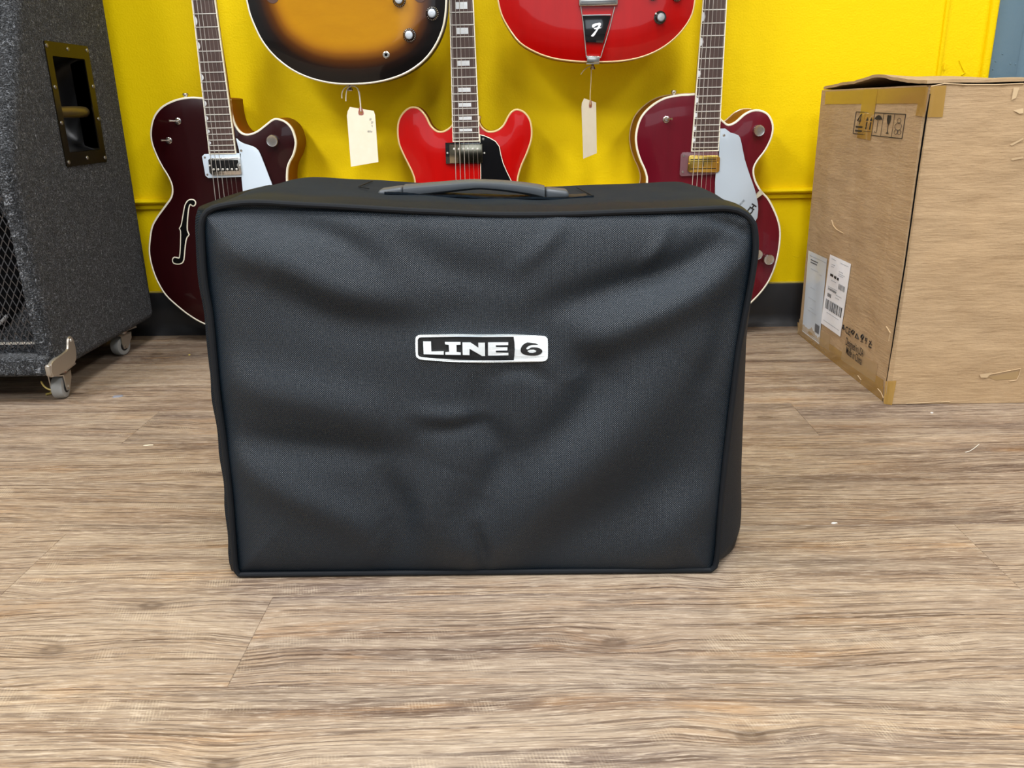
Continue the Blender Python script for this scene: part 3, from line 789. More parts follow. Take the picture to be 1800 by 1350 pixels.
# pickup: mounting ring, chrome cover with black insert, pole screws
ring = plate('pickup_ring', q((355, 275), (359, 271), (424, 269), (424, 311), (366, 313), (361, 309)), GY-.0125, .0055, M_white, GL, .0008)
cv = plate('pickup_cover', q((367, 281), (370, 278), (418, 276), (423, 279), (426, 304), (423, 307), (374, 308), (369, 303)), GY-.0165, .006, M_nickel, ring, .0012)
plate('pickup_insert', catmull(q((373, 282), (418, 281), (419, 285), (416, 290), (419, 296), (420, 300), (372, 302), (374, 295), (372, 289), Y=GY-.017), 1), GY-.0169, .001, M_blkp, cv)
for k in range(6): disc('pole_screw', 375.6+8.05*k, 297.8-.1*k, GY-.0168, [(0, .0026), (.0010, .0022), (.0014, .0004)], M_fret, cv, 12)
for s_ in ((368.5, 291), (421.5, 290.5)): disc('screw', *s_, GY-.0165, [(0, .0020), (.001, .0016)], M_fret, cv, 10)
for s_ in ((360, 277), (364.5, 307)): disc('screw', *s_, GY-.0125, [(0, .0024), (.0008, .0018)], M_nickel, ring, 10)
toggle(313, 213, yt, -.014, GL); toggle(297, 247, yt, -.012, GL)
kn = pots(481, 247.5, yt+.002, .0125, M_nickel, GL, .014)
strapbutton(327, 166, GY+.006, GL)
fh = [(410, 302), (402, 288), (382, 283), (360, 292), (342, 322), (332, 372), (320, 440), (313, 468), (304, 483), (312, 500), (312, 560), (310, 620), (304, 685), (290, 691), (266, 686), (255, 702), (262, 722), (288, 728), (314, 722), (328, 700), (334, 640), (342, 570), (352, 540), (364, 524), (352, 496), (352, 440), (358, 370), (366, 325), (378, 310), (392, 322), (405, 318)]
fhp = ccw(catmull(XZ([(240+x/3.97, 280+y/3.97) for x, y in fh], yt), 2))
plate('sound_hole', fhp, yt-.0009, .002, M_hole, GL)
Po = offset(fhp, -.0022)
bm = bmesh.new(); n_ = len(fhp); R = [[bm.verts.new((a_[0], y, a_[1])) for a_ in qq] for qq, y in ((Po, yt+.001), (Po, yt-.0008), (fhp, yt-.0012), (fhp, yt))]
for a_, b_ in zip(R, R[1:]):
    for i in range(n_): bm.faces.new((a_[i-1], a_[i], b_[i], b_[i-1]))
frombm('sound_hole_binding', bm, M_bind, GL, 'auto')

# ---- right wine hollow body
GR = thing('electric_guitar', (.39, GY+.04, .012), 'wine red hollow-body electric guitar with gold pickup and silver pickguard, beside the cardboard box', 'guitar')
oR = [(1226, 164), (1210, 165), (1193, 166), (1166, 172), (1142, 187), (1125, 207), (1117, 234), (1117.5, 258), (1124, 281), (1132, 299), (1136, 316), (1132, 335), (1118, 355), (1098, 385), (1084, 420), (1080, 455), (1088, 500), (1110, 540), (1145, 568), (1190, 582), (1225, 585), (1265, 574), (1300, 553), (1320, 534), (1339, 514), (1354, 492), (1365, 464), (1371, 436), (1373, 408), (1369, 386), (1361, 366), (1351, 348), (1339, 335), (1329, 317), (1326, 299), (1332, 284), (1347, 264), (1358, 240), (1360, 219), (1352, 201), (1338, 193), (1323, 193), (1308, 200), (1293, 213), (1281, 218), (1273, 213), (1266, 205), (1262, 185), (1258, 165)]
bdR, yt = body(GR, cut(oR, GY), GY, .092, M_wine, M_side_a, M_bind, .006, .05, .0040)
tube('back_binding', [(a_, GY+.089, b_) for a_, b_ in ccw(cut(oR, GY))], .0022, M_bindy, bdR, 6, True)
pe = atY(1239.5, 266, GY-.014)
zn, XR, WR, fb = neck(GR, pe.x, pe.z, GY, .625, 'moon', M_side_a, yfb=GY-.0135, we=.058, lean=.012)
zbr = pe.z-.17
strings(GR, pe.x, zn, zbr, GY-.0155, GY-.022, zbr-.09, GY-.012, .012, pe.z)
box('bridge', (pe.x-.040, GY-.021, zbr-.006), (pe.x+.040, yt, zbr+.006), M_gold, GR, .002)
box('tailpiece', (pe.x-.032, GY-.013, zbr-.15), (pe.x+.032, yt+.001, zbr-.085), M_gold, GR, .003)
pgR = [(1266, 226), (1284, 233), (1298, 238), (1303, 250), (1309, 280), (1319, 311), (1327, 334), (1332, 358), (1332, 375), (1327, 390), (1300, 405), (1262, 400), (1257, 340), (1258, 306), (1264, 280)]
pg = plate('pickguard', catmull(XZ(pgR, GY-.012), 2), GY-.0135, .0026, M_grey, GR, .0006)
disc('screw', 1272.5, 237.5, GY-.0135, [(0, .0028), (.001, .0024), (.0013, .0005)], M_nickel, pg, 12)
A_ = atY(1295.5, 411, GY-.0138); B_ = atY(1327, 366, GY-.0138)
ax = (B_-A_).normalized()
text('pickguard_lettering', 'GRETSCH', frame(A_, ax, (ax.z*-1, 0, ax.x)), .0155, M_ink, pg, .0001, 1.05, .0007)
A_ = atY(1287, 377, GY-.0138); B_ = atY(1312, 350, GY-.0138); ax = (B_-A_).normalized()
text('pickguard_lettering', 'TENNESSEE ROSE', frame(A_+ax*-.006, ax, (ax.z*-1, 0, ax.x)), .0058, M_lprint, pg, .0001)
plate('pickguard_bracket', q((1324.5, 347), (1338, 334), (1341, 338), (1341, 341), (1328, 351), (1326, 350), Y=GY-.010), GY-.0105, .0075, simple('bracket_cream', g((196, 188, 164)), .4), pg)
ring = plate('pickup_ring', q((1197, 272), (1200, 268), (1263, 266), (1262, 306), (1198, 310), (1195, 307)), GY-.0125, .0055, M_clear, GR, .0008)
cv = plate('pickup_cover', catmull(q((1210, 275), (1214, 273), (1261, 273), (1265, 277), (1264, 300), (1260, 303), (1213, 303), (1208, 300)), 1), GY-.0165, .006, M_gold, ring, .0014)
for (a_, b_) in (((1214, 280.5), (1259, 279.5)), ((1213, 297), (1259, 296.5)), ):
    A_ = atY(*a_, GY-.0168); B_ = atY(*b_, GY-.0168); box('pickup_slot', (A_.x, GY-.0168, A_.z-.0009), (B_.x, GY-.016, A_.z+.0009), M_blkp, cv)
A_ = atY(1214, 284, GY-.0168); B_ = atY(1259, 283, GY-.0168); box('pickup_slot', (A_.x, GY-.0168, A_.z-.0007), (B_.x, GY-.016, A_.z+.0005), M_blkp, cv)
A_ = atY(1237, 284, GY-.0168); B_ = atY(1237, 293, GY-.0168); box('pickup_slot', (A_.x-.0007, GY-.0168, B_.z), (A_.x+.0007, GY-.016, A_.z), M_blkp, cv)
for s_ in ((1211, 288.5), (1262, 286.5)): disc('screw', *s_, GY-.0165, [(0, .0020), (.001, .0016)], M_gold, cv, 10)
for s_ in ((1202, 274), (1200, 302.5)): disc('screw', *s_, GY-.0125, [(0, .0026), (.001, .0020)], M_nickel, ring, 12)
toggle(1171, 210, yt, .010, GR)
pots(1332, 229.5, yt+.002, .0120, M_nickel, GR, .014)
pots(1349, 455, yt, .0118, M_nickel, GR, .014)
pots(1329, 446, yt, .0118, M_nickel, GR, .014)
strapbutton(1184, 161, GY+.006, GR)

# ---- centre cherry semi-hollow
GC = thing('electric_guitar', (-.12, GY+.03, .012), 'cherry red double-cutaway electric guitar with block inlays, directly behind the amp cover handle', 'guitar')
oC = [(797, 205), (795, 217), (788, 225), (778, 230), (768, 229), (758, 220), (751, 206), (743, 195), (733, 188), (720, 188), (708, 197), (700, 211), (697.5, 229), (700, 252), (708, 272), (717, 290), (724, 305), (728, 321), (724, 345), (700, 375), (672, 415), (657, 460), (662, 510), (690, 550), (740, 580), (820, 592), (900, 580), (950, 550), (978, 510), (983, 460), (968, 415), (940, 375), (914, 345), (911, 321), (913, 307), (918, 291), (928, 268), (935, 246), (936, 227), (932, 209), (922, 196), (909, 191), (899, 195), (892, 204), (884, 219), (873, 228), (859, 230), (849, 224), (843, 214), (841, 203)]
bdC, yt = body(GC, cut(oC, GY), GY, .045, M_red, M_side_r, M_bindy, .005, .05, .0036)
pe = atY(819.5, 249, GY-.013)
zn, XC, WC, fb = neck(GC, pe.x, pe.z, GY, .6287, 'block', M_side_r, yfb=GY-.0125, we=.0575)
zbr = pe.z-.175
strings(GC, pe.x, zn, zbr, GY-.0145, GY-.020, zbr-.05, GY-.012)
box('bridge', (pe.x-.042, GY-.019, zbr-.006), (pe.x+.042, yt, zbr+.006), M_nickel, GC, .002)
box('tailpiece', (pe.x-.042, GY-.013, zbr-.06), (pe.x+.042, yt+.001, zbr-.046), M_nickel, GC, .003)
Q = [(843, 236), (851, 238), (861, 242), (871.5, 248), (878, 257), (881, 272), (885, 287), (891.6, 302), (899, 317), (912, 345), (905, 360), (845, 360), (844.5, 290), (844, 262)]
qq = ccw(XZ(Q, GY-.009)); pg = plate('pickguard', qq, GY-.0100, .0022, M_bind, GC, .0003)
plate('pickguard_face', offset(qq, .0014), GY-.0103, .001, M_blkp, pg)
disc('screw', 849.5, 244.5, GY-.0103, [(0, .0028), (.001, .0022)], M_nickel, pg, 12)
ring = plate('pickup_ring', q((782.5, 251), (855, 250), (855.5, 288), (783.5, 288)), GY-.0100, .005, M_blkp, GC, .0008)
cv = plate('pickup_cover', q((790, 254), (848, 253), (848.5, 286), (790.5, 287)), GY-.0150, .006, simple('aged_nickel', g((164, 158, 140)), .16, metal=1.0), ring, .0014)
for k in range(6): disc('pole_screw', 798.5+8.15*k, 262, GY-.0150, [(0, .0026), (.0010, .0022), (.0014, .0004)], M_fret, cv, 12)
for s_ in ((786.5, 269), (851.5, 269)): disc('screw', *s_, GY-.0100, [(0, .0022), (.001, .0016)], M_fret, ring, 10)

# ---- upper guitars, hanging: lower bouts in view
UY = 1.775
def upper_outline(pts, Y, cx, zt, w, kind):
    L_ = XZ(pts, Y)              # from upper left, round the bottom, to upper right
    z0 = (L_[0][1]+L_[-1][1])/2; w2 = L_[-1][0]-L_[0][0]; cx = (L_[-1][0]+L_[0][0])/2
    r_ = []
    half = [(.503, .055), (.480, .12), (.375, .21), (.315, .27), (.300, .32), (.325, .38), (.352, .45), (.352, .52), (.310, .585), (.255, .605), (.205, .575), (.165, .515), (.105, .490), (.065, .500)]
    for a_, b_ in half: r_.append((cx+a_*w2, z0+(b_-.02)*w))
    l_ = [(cx-a_*w2, z0+(b_-.02)*w) for a_, b_ in half][::-1]
    return catmull(L_+r_+[(cx+.05*w, z0+.53*w), (cx-.05*w, z0+.53*w)]+l_, 3), z0
GS = thing('electric_guitar', (-.345, UY+.03, .55), 'sunburst amber and black electric guitar body hanging on the yellow wall, upper left', 'guitar')
pS = [(432, 0), (438, 25), (448, 50), (460, 73), (478, 96), (501, 116), (526, 131), (556, 142), (591, 148.5), (627, 149), (657, 146.5), (687, 140), (717, 128), (745, 108), (765, 83), (778, 55), (784, 28), (786, 0)]
oS, z0 = upper_outline(pS, UY, -.340, 0, .398, 'double')
bdS, yt = body(GS, oS, UY, .045, M_burst, M_side_d, M_bind, .008, .06, .0034)
zbS = z0+.115
zn, *_r = neck(GS, -.340, zbS+.175, UY, .6287, 'block', M_side_d, yfb=UY-.015, nfret=22)
strings(GS, -.340, zn, zbS, UY-.017, UY-.023, zbS-.05, UY-.014)
box('bridge', (-.382, UY-.022, zbS-.006), (-.298, yt, zbS+.006), M_nickel, GS, .002)
box('tailpiece', (-.382, UY-.015, zbS-.06), (-.298, yt+.001, zbS-.046), M_nickel, GS, .003)
def hatknob(px, py, Y, G, r):
    p = atY(px, py, Y)
    o_ = lathe('control_knob', p, (0, -1, 0), [(0, r), (.0015, r), (.004, r*.80), (.010, r*.68), (.0115, r*.66)], M_blkp, G, 28)
    lathe('knob_cap', p+Vector((0, -.0112, 0)), (0, -1, 0), [(0, r*.56), (.0008, r*.56), (.0012, r*.48), (.0006, .0003)], M_alu, o_, 24)
    for k in range(18):
        a_ = math.radians(-60+300*k/17)
        c_ = p+Vector((math.sin(a_)*r*.90, -.0030, math.cos(a_)*r*.90)); dx, dz = math.sin(a_), math.cos(a_)
        bm = bmesh.new(); tube_bm(bm, [c_-Vector((dx*r*.10, .0012, dz*r*.10)), c_+Vector((dx*r*.06, .0006, dz*r*.06))], .00042, 4); frombm('knob_tick', bm, M_fret, o_)
hatknob(720, 62, UY-.0075, GS, .0128); hatknob(760, 24, UY-.0065, GS, .0128); hatknob(702, 0, UY-.0078, GS, .0128)
disc('output_jack', 679, 96.5, UY-.0060, [(0, .0070), (.0016, .0068), (.0024, .0052), (.0030, .0050), (.0030, .0030), (.0005, .0028)], M_nickel, GS, 24)
disc('jack_hole', 679, 96.5, UY-.0070, [(0, .0030), (.0014, .0028)], M_hole, GS, 16)
for px, py, rr in ((738, -8, .0125), (479, -6, .0125)):
    p = atY(px, py, yt+.0008); lathe('sound_hole_lobe', p, (0, -1, 0), [(-.001, rr), (.0012, rr), (.0014, rr*.9)], simple('hole_interior', g((92, 66, 56)), .8), GS, 28)
lathe('strap_button', atY(615, 149, UY+.022)+Vector((0, 0, 0)), (0, 0, -1), [(-.003, .0035), (.004, .0028), (.007, .0045), (.010, .0060), (.012, .0050)], M_nickel, GS, 16)

GF = thing('electric_guitar', (.152, UY+.03, .59), 'bright red hollow-body electric guitar with wire trapeze tailpiece, hanging upper centre right', 'guitar')
pF = [(874, 0), (880, 25), (893, 50), (913, 76), (941, 93), (971, 103.5), (1004, 108.5), (1031, 110), (1067, 110), (1097, 108), (1130, 101), (1160, 88), (1185, 70), (1205, 48), (1218, 25), (1223, 0)]
oF, z0 = upper_outline(pF, UY, .148, 0, .392, 'double')
bdF, yt = body(GF, oF, UY, .050, M_red2, M_side_r, M_bindy, .008, .06, .0030)
zbF = z0+.13
zn, *_r = neck(GF, .148, zbF+.172, UY, .625, 'block', M_side_r, yfb=UY-.015, nfret=21)
ta = lambda px, py, l=.0: atY(px, py, yt-.002-l)
tp = box('tailpiece', (ta(1017, 5).x, yt-.008, ta(1050, 11).z), (ta(1086, 5).x, yt+.0005, ta(1050, -8).z), M_nickel, GF, .003, 3)
box('tailpiece_slot', (ta(1021, 3.5).x, yt-.0083, ta(1050, 4.2).z), (ta(1081, 3.5).x, yt-.0078, ta(1050, 2.6).z), M_blkp, tp)
tube('tailpiece_arm', [ta(1020.5, 9), ta(1025, 40), ta(1031, 102)], .0011, M_nickel, tp, 8)
tube('tailpiece_arm', [ta(1080.5, 12), ta(1072, 48), ta(1055.5, 102)], .0011, M_nickel, tp, 8)
hb = [ta(1031, 98), ta(1054.5, 99), ta(1053.5, 111), ta(1032, 110.5)]
plate('tailpiece_hinge', [(p.x, p.z) for p in hb], yt-.0045, .010, M_nickel, tp, .0012)
A_, B_ = ta(1031.5, 110), ta(1053.5, 111); box('tailpiece_hinge', (A_.x, UY-.004, A_.z-.0026), (B_.x, UY+.02, A_.z+.0005), M_nickel, tp)
ins = plate('tailpiece_insert', [(p.x, p.z) for p in (ta(1023.5, 26.5), ta(1074, 27.5), ta(1060, 75.5), ta(1030, 74))], yt-.0028, .0016, M_blkp, tp, .0004)
A_, B_ = ta(1024, 27), ta(1073.5, 28); box('insert_edge', (A_.x, yt-.0034, A_.z-.0006), (B_.x, yt-.0018, A_.z+.0008), M_nickel, ins)
fs_ = [(352, 490), (345, 525), (355, 545), (378, 545), (400, 525), (440, 505), (470, 492), (462, 520), (440, 545), (385, 552), (382, 562), (400, 582), (432, 575), (420, 598), (340, 690), (325, 712), (345, 722), (372, 720), (400, 690), (440, 625), (478, 570), (520, 556), (524, 545), (498, 540), (520, 495), (522, 465), (505, 450), (470, 452), (410, 462)]
plate('script_letter', catmull([(p.x, p.z) for p in (ta(1010+x/11.25, y/11.25, .001) for x, y in fs_)], 2), yt-.0033, .0008, simple('letter_white', g((245, 245, 245)), .4), ins)
o_ = disc('control_knob', 1160, 31, UY-.0070, [(0, .0118), (.002, .0120), (.004, .0092), (.014, .0086), (.0145, .0080)], M_blkp, GF, 28)
lathe('knob_cap', atY(1160, 31, UY-.0070)+Vector((0, -.0143, 0)), (0, -1, 0), [(0, .0068), (.0006, .0066), (.0008, .0003)], M_nickel, o_, 24)
p = atY(1153, 24, UY-.0115); lathe('knob_pointer', p, (0, -1, 0), [(0, .002), (.0012, .0014)], M_fret, o_, 10)
strings(GF, .148, zn, zbF, UY-.017, UY-.023, z0+.0, yt-.006)
box('bridge', (.106, UY-.022, zbF-.006), (.190, yt, zbF+.006), M_nickel, GF, .002)
for px in (1130, 1190):
    hatknob(px if px > 1150 else 1148, -10 if px < 1150 else -8, UY-.0075, GF, .011)
lathe('strap_button', atY(1042, 112, UY+.026), (0, 0, -1), [(-.003, .0035), (.004, .0028), (.007, .0045), (.010, .0060), (.011, .0050)], M_nickel, GF, 16)
# wall hooks that carry the hanging instruments (above the frame)
for gx, gz, yy in ((-.340, zbS+.63+.005, UY-.015), (.148, zbF+.627, UY-.015), (-.648, .885, GY-.0135), (.396, .875, GY-.0135), (-.12, .90, GY-.0125)):
    o_ = struct(box('trim_hook', (gx-.03, WY-.015, gz-.005), (gx+.03, WY, gz+.05), M_base, None, .003))
    for s_ in (-1, 1):
        tube('hook_arm', [(gx+s_*.006, WY-.014, gz+.02), (gx+s_*.020, WY-.04, gz+.010), (gx+s_*.026, yy+.03, gz+.012), (gx+s_*.026, yy-.012, gz+.018)], .005, M_black, o_, 8)

# ================================================================= PRICE TAGS
TY = UY+.024
def pricetag(corners_px, hole_px, Y, ang, label, strings_px, fold=False, m_str=M_cotton, writing=False):
    pc = [atY(*c_, Y) for c_ in corners_px]; hc = atY(*hole_px, Y)
    ca = math.cos(ang)
    G = thing('price_tag', (hc.x, Y, hc.z), label, 'price tag')
    # real width restored about the hole, then swung round the string
    def S(x, z, dy=0):
        dx = (x-hc.x)/ca; fo = .0035*math.sin((z-hc.z)*22) if fold else .0
        yy = Y+dx*math.sin(ang)+dy+fo*.4; k = (yy/Y)
        return Vector((hc.x+(x-hc.x), yy, z))
    def grid():
        bm = bmesh.new(); nz = 14
        P = ccw([(p.x, p.z) for p in pc]); F0 = []
        ztop = max(p[1] for p in P); zbot = min(p[1] for p in P)
        rows_ = []
        for i in range(nz+1):
            z = ztop+(zbot-ztop)*i/nz; z_ = min(max(z, zbot+1e-5), ztop-1e-5); xs_ = []
            for k in range(len(P)):
                a_, b_ = P[k-1], P[k]
                if (a_[1] > z_) != (b_[1] > z_): xs_.append(a_[0]+(b_[0]-a_[0])*(z_-a_[1])/(b_[1]-a_[1]))
            xa, xb = min(xs_), max(xs_)
            rows_.append([(bm.verts.new(S(xa+(xb-xa)*j/4, z, -.0002)), bm.verts.new(S(xa+(xb-xa)*j/4, z, .0002))) for j in range(5)])
        for a_, b_ in zip(rows_, rows_[1:]):
            for j in range(4):
                bm.faces.new((a_[j][0], a_[j+1][0], b_[j+1][0], b_[j][0])); bm.faces.new((a_[j][1], b_[j][1], b_[j+1][1], a_[j+1][1]))
            bm.faces.new((a_[0][0], b_[0][0], b_[0][1], a_[0][1])); bm.faces.new((a_[4][0], a_[4][1], b_[4][1], b_[4][0]))
        for e in (rows_[0], rows_[-1]):
            for j in range(4): bm.faces.new((e[j][0], e[j+1][0], e[j+1][1], e[j][1]))
        return frombm('card', bm, M_tag, G, 'auto')
    grid()
    R_ = Matrix.Rotation(ang, 3, 'Z'); nrm = R_ @ Vector((0, -1, 0))
    ax = R_ @ Vector((1, 0, 0))
    ro = catmull([(-.0026, .009), (.0026, .009), (.0042, .0035), (.0055, 0), (.0042, -.0055), (-.0042, -.0055), (-.0055, 0), (-.0042, .0035)], 2)
    bm = bmesh.new(); vsn = [bm.verts.new(hc+ax*a_+Vector((0, 0, b_))+nrm*.0007) for a_, b_ in ro]; bm.faces.new(vsn)
    rr = frombm('reinforcement', bm, M_ring, G)
    lathe('eyelet', hc+nrm*.0006, nrm, [(0, .0030), (.0008, .0028), (.0006, .0016), (0.0, .0014)], M_brass, G, 18)
    for sp in strings_px:
        tube('string', catmull([tuple(atY(x, y, Y_)) for x, y, Y_ in sp], 4, False), .0010, m_str, G, 6)
    if writing:
        for s_, px, py, sz in (('LR', 649, 211, .0055), ('37', 652, 217, .0060), ('9', 653, 223, .0055), ('60 hr', 646, 232.5, .0058)):
            o_ = text('pencil_note', s_, frame(atY(px, py, Y-.0008), (1, 0, -.06), (0, 0, 1)), sz, M_pencil, G, .00005, .8)
    return G
pricetag([(615, 188), (652, 188), (659, 198), (665.7, 291), (617, 293), (609.5, 199)], (634.5, 197), TY, 0.0,
         'cream manila price tag with pencil notes, hanging from the sunburst guitar', [
         [(634.5, 196, TY-.003), (633, 180, TY-.003), (630.5, 163, TY-.004), (627, 154, TY-.006), (618, 151, TY-.006), (611, 156, TY-.006), (608.5, 165, TY-.006), (608, 178, TY-.006)],
         [(634.5, 196, TY-.001), (633.5, 178, TY-.001), (631, 160, TY-.002), (624, 152, TY-.003), (612, 151, TY-.004), (604, 157, TY-.004), (601, 165, TY-.004), (601, 173, TY-.004)]], writing=True)
pricetag([(1025.6, 173), (1044.5, 173), (1049, 180), (1050.5, 276), (1024, 278), (1020.5, 182.6)], (1037.5, 184), TY+.006, math.radians(52),
         'cream blank price tag turned sideways, hanging from the red trapeze-tailpiece guitar', [
         [(1037.5, 184, TY+.004), (1037.5, 165, TY+.003), (1039, 140, TY+.002), (1039.5, 117, TY)],
         [(1041, 116, TY-.001), (1033, 118, TY-.002), (1026, 124, TY-.003), (1021, 131, TY-.003)]], True, M_cotton2)

# ================================================================= SPEAKER CABINET
SX = -.86; CB = .058
cab = thing('speaker_cabinet', (-1.19, 1.65, 0), 'grey carpeted speaker cabinet with metal grille and recessed side handle, on casters at far left', 'speaker')
prof = [(1.440, CB), (1.434, .430), (1.70, 1.06), (1.875, 1.06), (1.875, CB)]     # side silhouette (y,z)
def rounded(poly, r, n=5):
    out = []
    for i in range(len(poly)):
        a_, b_, c_ = Vector(poly[i-1]), Vector(poly[i]), Vector(poly[(i+1) % len(poly)])
        e1 = (a_-b_).normalized(); e2 = (c_-b_).normalized(); ang = e1.angle(e2); d_ = r/math.tan(ang/2)
        p1 = b_+e1*d_; p2 = b_+e2*d_
        for k in range(n+1):
            t_ = k/n; out.append(tuple((1-t_)**2*p1+2*t_*(1-t_)*b_+t_*t_*p2))
    return out
hy0, hy1, hz0, hz1 = 1.622, 1.741, .441, .612
def side_panel(name, xo, xi, hole=None):
    P = ccw(rounded(prof, .022, 7)); bm = bmesh.new(); s_ = 1 if xo > xi else -1; rings = []
    for d_, x_ in ((.016, 0), (.0115, .0007), (.0072, .0026), (.0034, .0062), (.0009, .0105), (0, .016)):
        rings.append([bm.verts.new((xo-s_*x_, p_[0], p_[1])) for p_ in offset(P, d_)])
    rings.append([bm.verts.new((xi, p_[0], p_[1])) for p_ in P])
    n = len(P)
    for a_, b_ in zip(rings, rings[1:]):
        for i in range(n): bm.faces.new((a_[i-1], a_[i], b_[i], b_[i-1]))
    hs = []
    for ring in (rings[0], rings[-1]):
        hl_ = [bm.verts.new((ring[0].co.x, a_, b_)) for a_, b_ in hole] if hole else []
        hs.append(hl_); loops = [[v.co for v in ring]]+([[v.co for v in hl_]] if hole else []); al = list(ring)+hl_
        for t_ in geometry.tessellate_polygon(loops):
            try: bm.faces.new([al[i] for i in t_])
            except ValueError: pass
    if hole:
        for i in range(len(hole)): bm.faces.new((hs[0][i-1], hs[0][i], hs[1][i], hs[1][i-1]))
    return frombm(name, bm, M_carp, cab, 'auto')
W2 = -1.53
side = side_panel('side_panel', SX, SX-.028, [(hy0, hz0), (hy0, hz1), (hy1, hz1), (hy1, hz0)])
side_panel('side_panel', W2, W2+.028)
box('back_panel', (W2+.028, 1.855, CB), (SX-.028, 1.875, 1.055), M_carp, cab)
box('bottom_panel', (W2+.028, 1.432, CB), (SX-.028, 1.855, CB+.02), M_carp, cab)
box('top_panel', (W2+.028, 1.72, 1.04), (SX-.028, 1.855, 1.06), M_carp, cab)
lip = box('bottom_lip', (W2+.01, 1.424, .058), (SX-.006, 1.470, .095), M_carp, cab, .009, 4)
# lower baffle with speaker openings, upper sloping baffle
box('lower_baffle', (W2+.028, 1.475, CB+.02), (SX-.028, 1.49, .43), M_carp, cab)
def quadbox(name, pts, th, mat, parent):   # pts: profile (y,z) two points, extruded along x
    (ya, za), (yb2, zb2) = pts; n_ = Vector((zb2-za, -(yb2-ya))).normalized()*th
    return sweepx(name, [(ya, za), (yb2, zb2), (yb2+n_.x, zb2+n_.y), (ya+n_.x, za+n_.y)], W2+.028, SX-.028, mat, parent)
quadbox('upper_baffle', ((1.446, .432), (1.712, 1.05)), .015, M_carp, cab)
for cx, cz, r in ((-1.045, .262, .150), (-1.37, .262, .150)):
    lathe('speaker_cone', (cx, 1.474, cz), (0, -1, 0), [(-.002, r), (.004, r), (.006, r*.93), (.001, r*.88), (.0012, r*.3), (.004, r*.26), (.008, r*.1)], M_cone, cab, 40)
tube('speaker_frame_glint', [(-1.045+.140*math.cos(math.radians(a_)), 1.468, .262+.140*math.sin(math.radians(a_))) for a_ in range(-75, -44, 3)], .0035, M_surr, cab, 8)  # pale arc paints the reflection on the speaker basket
# expanded-metal grilles: interlaced zigzag strands, joined (thousands of openings)
def expanded(name, x0, x1, P0, P1, pitchx, pitchz, r, mat):
    (ya, za), (yb2, zb2) = P0, P1; L = math.hypot(yb2-ya, zb2-za); bm = bmesh.new()
    def pt(x, s_, d_=0): f = s_/L; return Vector((x, ya+(yb2-ya)*f-d_, za+(zb2-za)*f))
    nx = int((x1-x0)/pitchx*2); nz = int(L/pitchz)
    for i in range(nx):
        if 1:
            pts = []
            for k in range(nz*2+1):
                ph = (k+i) % 2; x = x1-i*pitchx/2-(pitchx/2 if ph else 0)
                pts.append(pt(x, k*pitchz/2, .0008*(1 if (k % 2) else -1)))
            # flat strand with square section
            for a_, b_ in zip(pts, pts[1:]):
                t_ = (b_-a_).normalized(); n_ = Vector((t_.z, 0, -t_.x)).normalized()*r; o_ = Vector((0, r*1.3, 0))
                vv = [bm.verts.new(a_+n_-o_), bm.verts.new(b_+n_-o_), bm.verts.new(b_-n_-o_), bm.verts.new(a_-n_-o_), bm.verts.new(a_-n_+o_), bm.verts.new(b_-n_+o_)]
                bm.faces.new(vv[:4]); bm.faces.new((vv[3], vv[2], vv[5], vv[4]))
    o_ = frombm(name, bm, mat, cab); o_['kind'] = 'stuff'; return o_
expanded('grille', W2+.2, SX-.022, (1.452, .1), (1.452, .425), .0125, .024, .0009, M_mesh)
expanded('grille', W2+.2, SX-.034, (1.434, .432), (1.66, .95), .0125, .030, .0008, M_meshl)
# light frame edge below the lower grille
box('grille_edge', (W2+.03, 1.455, .112), (SX-.034, 1.4565, .1165), M_fret, cab)
for s_ in range(9):
    pass
# recessed handle
P = lambda y, z, x=SX: Vector((x, y, z))
def frameplate():
    o_ = roundrect(1.603, .416, 1.762, .637, .004); i_ = roundrect(hy0, hz0, hy1, hz1, .003)
    bm = bmesh.new(); A = [[bm.verts.new((x_, a_, b_)) for a_, b_ in q_] for q_, x_ in ((o_, SX-.0005), (o_, SX+.0022), (i_, SX+.0022), (i_, SX-.028))]
    n = len(o_)
    for a_, b_ in zip(A, A[1:]):
        for i in range(n): bm.faces.new((a_[i-1], a_[i], b_[i], b_[i-1]))
    return frombm('handle_plate', bm, M_plate, cab, 'auto')
hpz = frameplate()
# curved dish behind the opening
bm = bmesh.new(); n = 24; rowsd = []
for i in range(n+1):
    s_ = i/n; z = hz0+(hz1-hz0)*s_
    dep = .005+.080*math.sin(math.pi*min(1, s_*1.0+.0))**.55 if s_ < 1 else .005
    dep = min(dep, .078)
    rowsd.append([bm.verts.new((SX-.003-dep*k_, y, z)) for y, k_ in ((hy0-.001, 0), (hy0-.001, .7), (hy0+.02, 1), (hy1-.02, 1), (hy1+.001, .7), (hy1+.001, 0))])
for a_, b_ in zip(rowsd, rowsd[1:]):
    for j in range(5): bm.faces.new((a_[j], a_[j+1], b_[j+1], b_[j]))
frombm('handle_dish', bm, M_hplast, hpz, True)
zb_ = atX(132, 197, SX-.01).z
tube('handle_bar', [(SX-.014, hy0-.002, zb_), (SX-.012, hy0+.02, zb_), (SX-.010, 1.68, zb_), (SX-.012, hy1-.02, zb_), (SX-.016, hy1+.002, zb_)], [.0100, .0105, .011, .0108, .0095], simple('handle_bar', g((104, 90, 58)), .35, metal=.6), hpz, 16)
for y, z in ((1.609, .629), (1.682, .627), (1.756, .629), (1.612, .558), (1.757, .562), (1.612, .495), (1.757, .500), (1.612, .424), (1.684, .428), (1.756, .424)):
    lathe('screw', (SX+.002, y, z), (1, 0, 0), [(0, .0040), (.0014, .0036), (.0026, .0016)], M_screw, hpz, 10)
